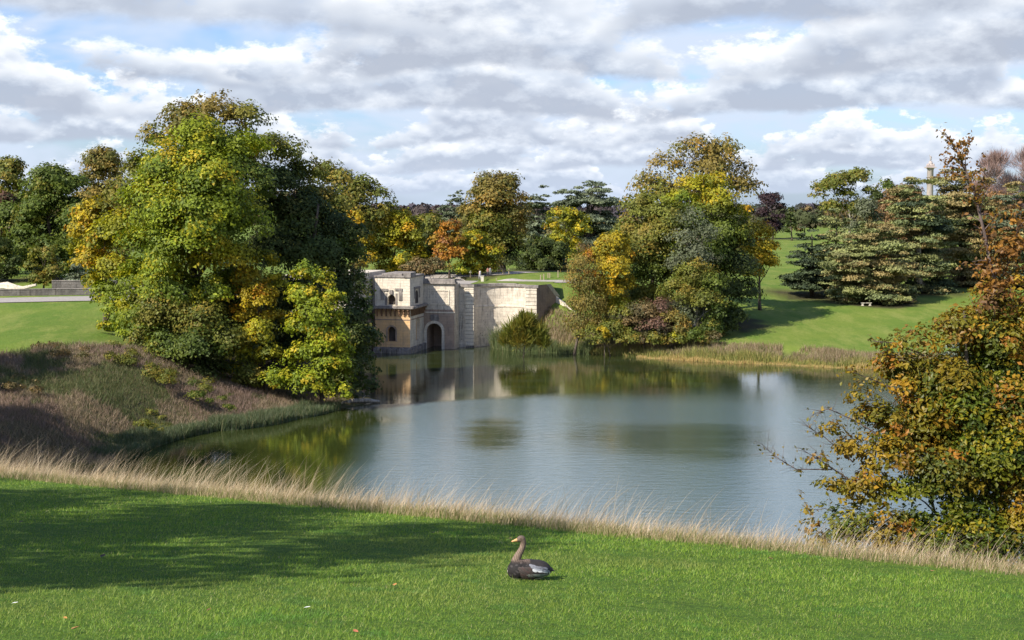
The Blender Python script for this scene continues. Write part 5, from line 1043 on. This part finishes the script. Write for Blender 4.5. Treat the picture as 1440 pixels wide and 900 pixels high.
    m.tube([(a.x-2.4,207,g+.5),(a.x-.6,206,g+.6),(a.x+.9,205.2,g+.3),(b.x-1.2,204.8,g+.4),(b.x+.8,204.6,g+.9)], [.55,.7,.6,.3,.2], 7); o = m.build('pale_rock', M_RUBBLE, smooth=False); tag(o, 'pale weathered rock slab lying under the dark tree at the roadside', 'rock')
    # fallen log on the shore
    p0, p1 = on_water(478, 570), on_water(534, 566); m = MB(); m.tube([p0+Vector((0,.4,.15)), p0.lerp(p1,.35)+Vector((0,.2,.38)), p0.lerp(p1,.7)+Vector((0,0,.35)), p1+Vector((0,0,.12))], [.16,.26,.24,.12], 9); m.tube([p0.lerp(p1,.5)+Vector((0,0,.4)), p0.lerp(p1,.62)+Vector((.1,.1,.9))], [.08,.03], 6)
    o = m.build('fallen_log', M_BARKP, smooth=True); tag(o, 'pale fallen log lying on the waterline below the dark branches', 'log')
    # brambles on the rough bank
    for i, (px, py, D, r_, lab, pal) in enumerate([(300,575,146,28,'rounded dark green bramble at the foot of the bank near the reeds','green'),(250,538,147,34,'bramble patch on the crest of the rough bank','olive'),(195,512,148,34,'low bramble spread along the top of the bank beside the lawn','olive'),(30,560,134,24,'dusky brown thicket at the picture edge on the bank','brown'),(90,512,147,28,'pinkish dock and bramble thicket high on the bank','brown'),(215,590,136,28,'olive bramble above the waterline reeds','olive')]):
        q = at(px, py, D); z = gz(q.x, D); lobs = []
        rq = random.Random(i+70)
        for k in range(10):
            u = rq.uniform(-1.2, 1.2)*r_; xx = px+u; cc = at(xx, 450, D); zz = gz(cc.x, D)+.15
            s = (zz-CAMZ)/D; uu = (s*CT+ST)/(CT-s*ST); lobs.append((xx, 450-uu*2000, r_*rq.uniform(.22, .42), rq.uniform(-4, 4), pal, .5))
        tree('bramble_bush', lab, D, (px, py), lobs, pal, leaf=.16, K=6, seed=200+i, cat='bush', parts=('stem','foliage'), trunk=.05, nb=5, subr=.4)

def skin(name, pts, edges, material, parent):
    me = bpy.data.meshes.new(name); me.from_pydata([tuple(p) for p, r in pts], edges, []); t_ = bpy.data.objects.new('tmp', me); COL.objects.link(t_)
    md = t_.modifiers.new('s', 'SKIN'); sv = me.skin_vertices[0].data
    for i, (p, r) in enumerate(pts): sv[i].radius = (r, r); sv[i].use_root = (i == 0)
    t_.modifiers.new('d', 'SUBSURF').levels = 1
    dg = bpy.context.evaluated_depsgraph_get(); dg.update(); m2 = bpy.data.meshes.new_from_object(t_.evaluated_get(dg)); bpy.data.objects.remove(t_)
    m2.materials.clear(); m2.materials.append(material); m2.polygons.foreach_set('use_smooth', [True]*len(m2.polygons)); o = bpy.data.objects.new(name, m2); COL.objects.link(o); o.parent = parent; return o

def build_far_woods():
    # wooded hills on the horizon, one mass of crowns
    rng = np.random.default_rng(77); m, t = mat('far_woodland'); a = t.n('ShaderNodeAttribute', attribute_name='tint').outputs['Color']; finish(m, t, principled(t, a, .9, .1))
    def mass(name, label, D0, D1, n, hh, seed, pal, xs=(-1.1, 1.1), size=2.2, dens=160):
        r = np.random.default_rng(seed); D = r.uniform(D0, D1, n); x = r.uniform(xs[0], xs[1], n)*D; g = ground(x, D); h = r.uniform(.75, 1.15, n)*hh
        L = np.stack([x, D, g+h*.55, h*.42, h*.42, h*.5], 1); N = n*dens; i = r.integers(0, n, N); d = rand_dirs(r, N); d[:, 2] = np.abs(d[:, 2])*1.0
        P = L[i, :3] + d*L[i, 3:6]*r.uniform(.8, 1.05, (N, 1)); nrm = d + rand_dirs(r, N)*.5; nrm /= np.linalg.norm(nrm, axis=1, keepdims=True)
        u = np.cross(nrm, rand_dirs(r, N)); u /= np.linalg.norm(u, axis=1, keepdims=True); v = np.cross(nrm, u); s = size*r.uniform(.6, 1.3, N)[:, None]
        V = np.stack([P+u*s*.6, P-u*s*.4+v*s*.5, P-u*s*.4-v*s*.5], 1).reshape(-1, 3); c = pick(r, n, pal)[i]*r.uniform(.8, 1.2, (N, 1))
        o = np_mesh(name, V, np.arange(N*3).reshape(-1, 3), m, np.repeat(c, 3, 0)); tag(o, label, 'woods', kind='stuff')
    mass('far_forest', 'distant purple-brown woods along the horizon', 1300, 1800, 900, 19, 1, [((.060,.052,.060),3),((.075,.058,.055),2),((.055,.060,.050),2)], (-.5, .5), 5.5, 90)
    mass('mid_forest', 'dark mixed woodland behind the single trees', 380, 560, 150, 14, 2, [((.065,.070,.028),3),((.09,.075,.03),2),((.045,.055,.022),2),((.12,.085,.04),1)], (-.45, -.13), 1.3, 260)
    mass('mid_forest', 'mixed autumn scrub and trees filling in beyond the bridge lawn', 335, 460, 130, 8.5, 6, [((.10,.105,.035),3),((.14,.12,.045),2),((.07,.085,.032),2),((.19,.13,.05),1)], (-.13, .160), 1.0, 300)
    mass('mid_forest', 'dark hedge of trees on the brow of the far lawn', 575, 650, 60, 10, 7, [((.07,.065,.035),3),((.06,.07,.03),2)], (.13, .26), 1.6, 200)
    mass('mid_forest', 'autumn woodland behind the cedars', 430, 560, 60, 13, 3, [((.085,.075,.03),3),((.11,.08,.035),2),((.05,.06,.025),2)], (.225, .5), 1.3, 260)

# ------------------------------------------------------------------ build
build_bridge()
build_trees()
build_near_beech()
build_ground()
build_water()
gm = gravel_mat()
ribbon('road', [tuple(at(p, 450, D)[:2]) for p, D in ((-420,190),(0,190),(140,192.5),(200,195),(300,204),(400,220))], 6.5, .09, gm, 90)
ribbon('path', [(-9.5,236),(-6,232.5),(2,231.5),(9,232.8),(18,235)], 1.5, .10, gm)
ribbon('path', [(-16,238),(-6,239),(-1,242),(3,249)], 4.5, .07, gm)
build_grass()
build_goose()
build_small()
build_far_woods()
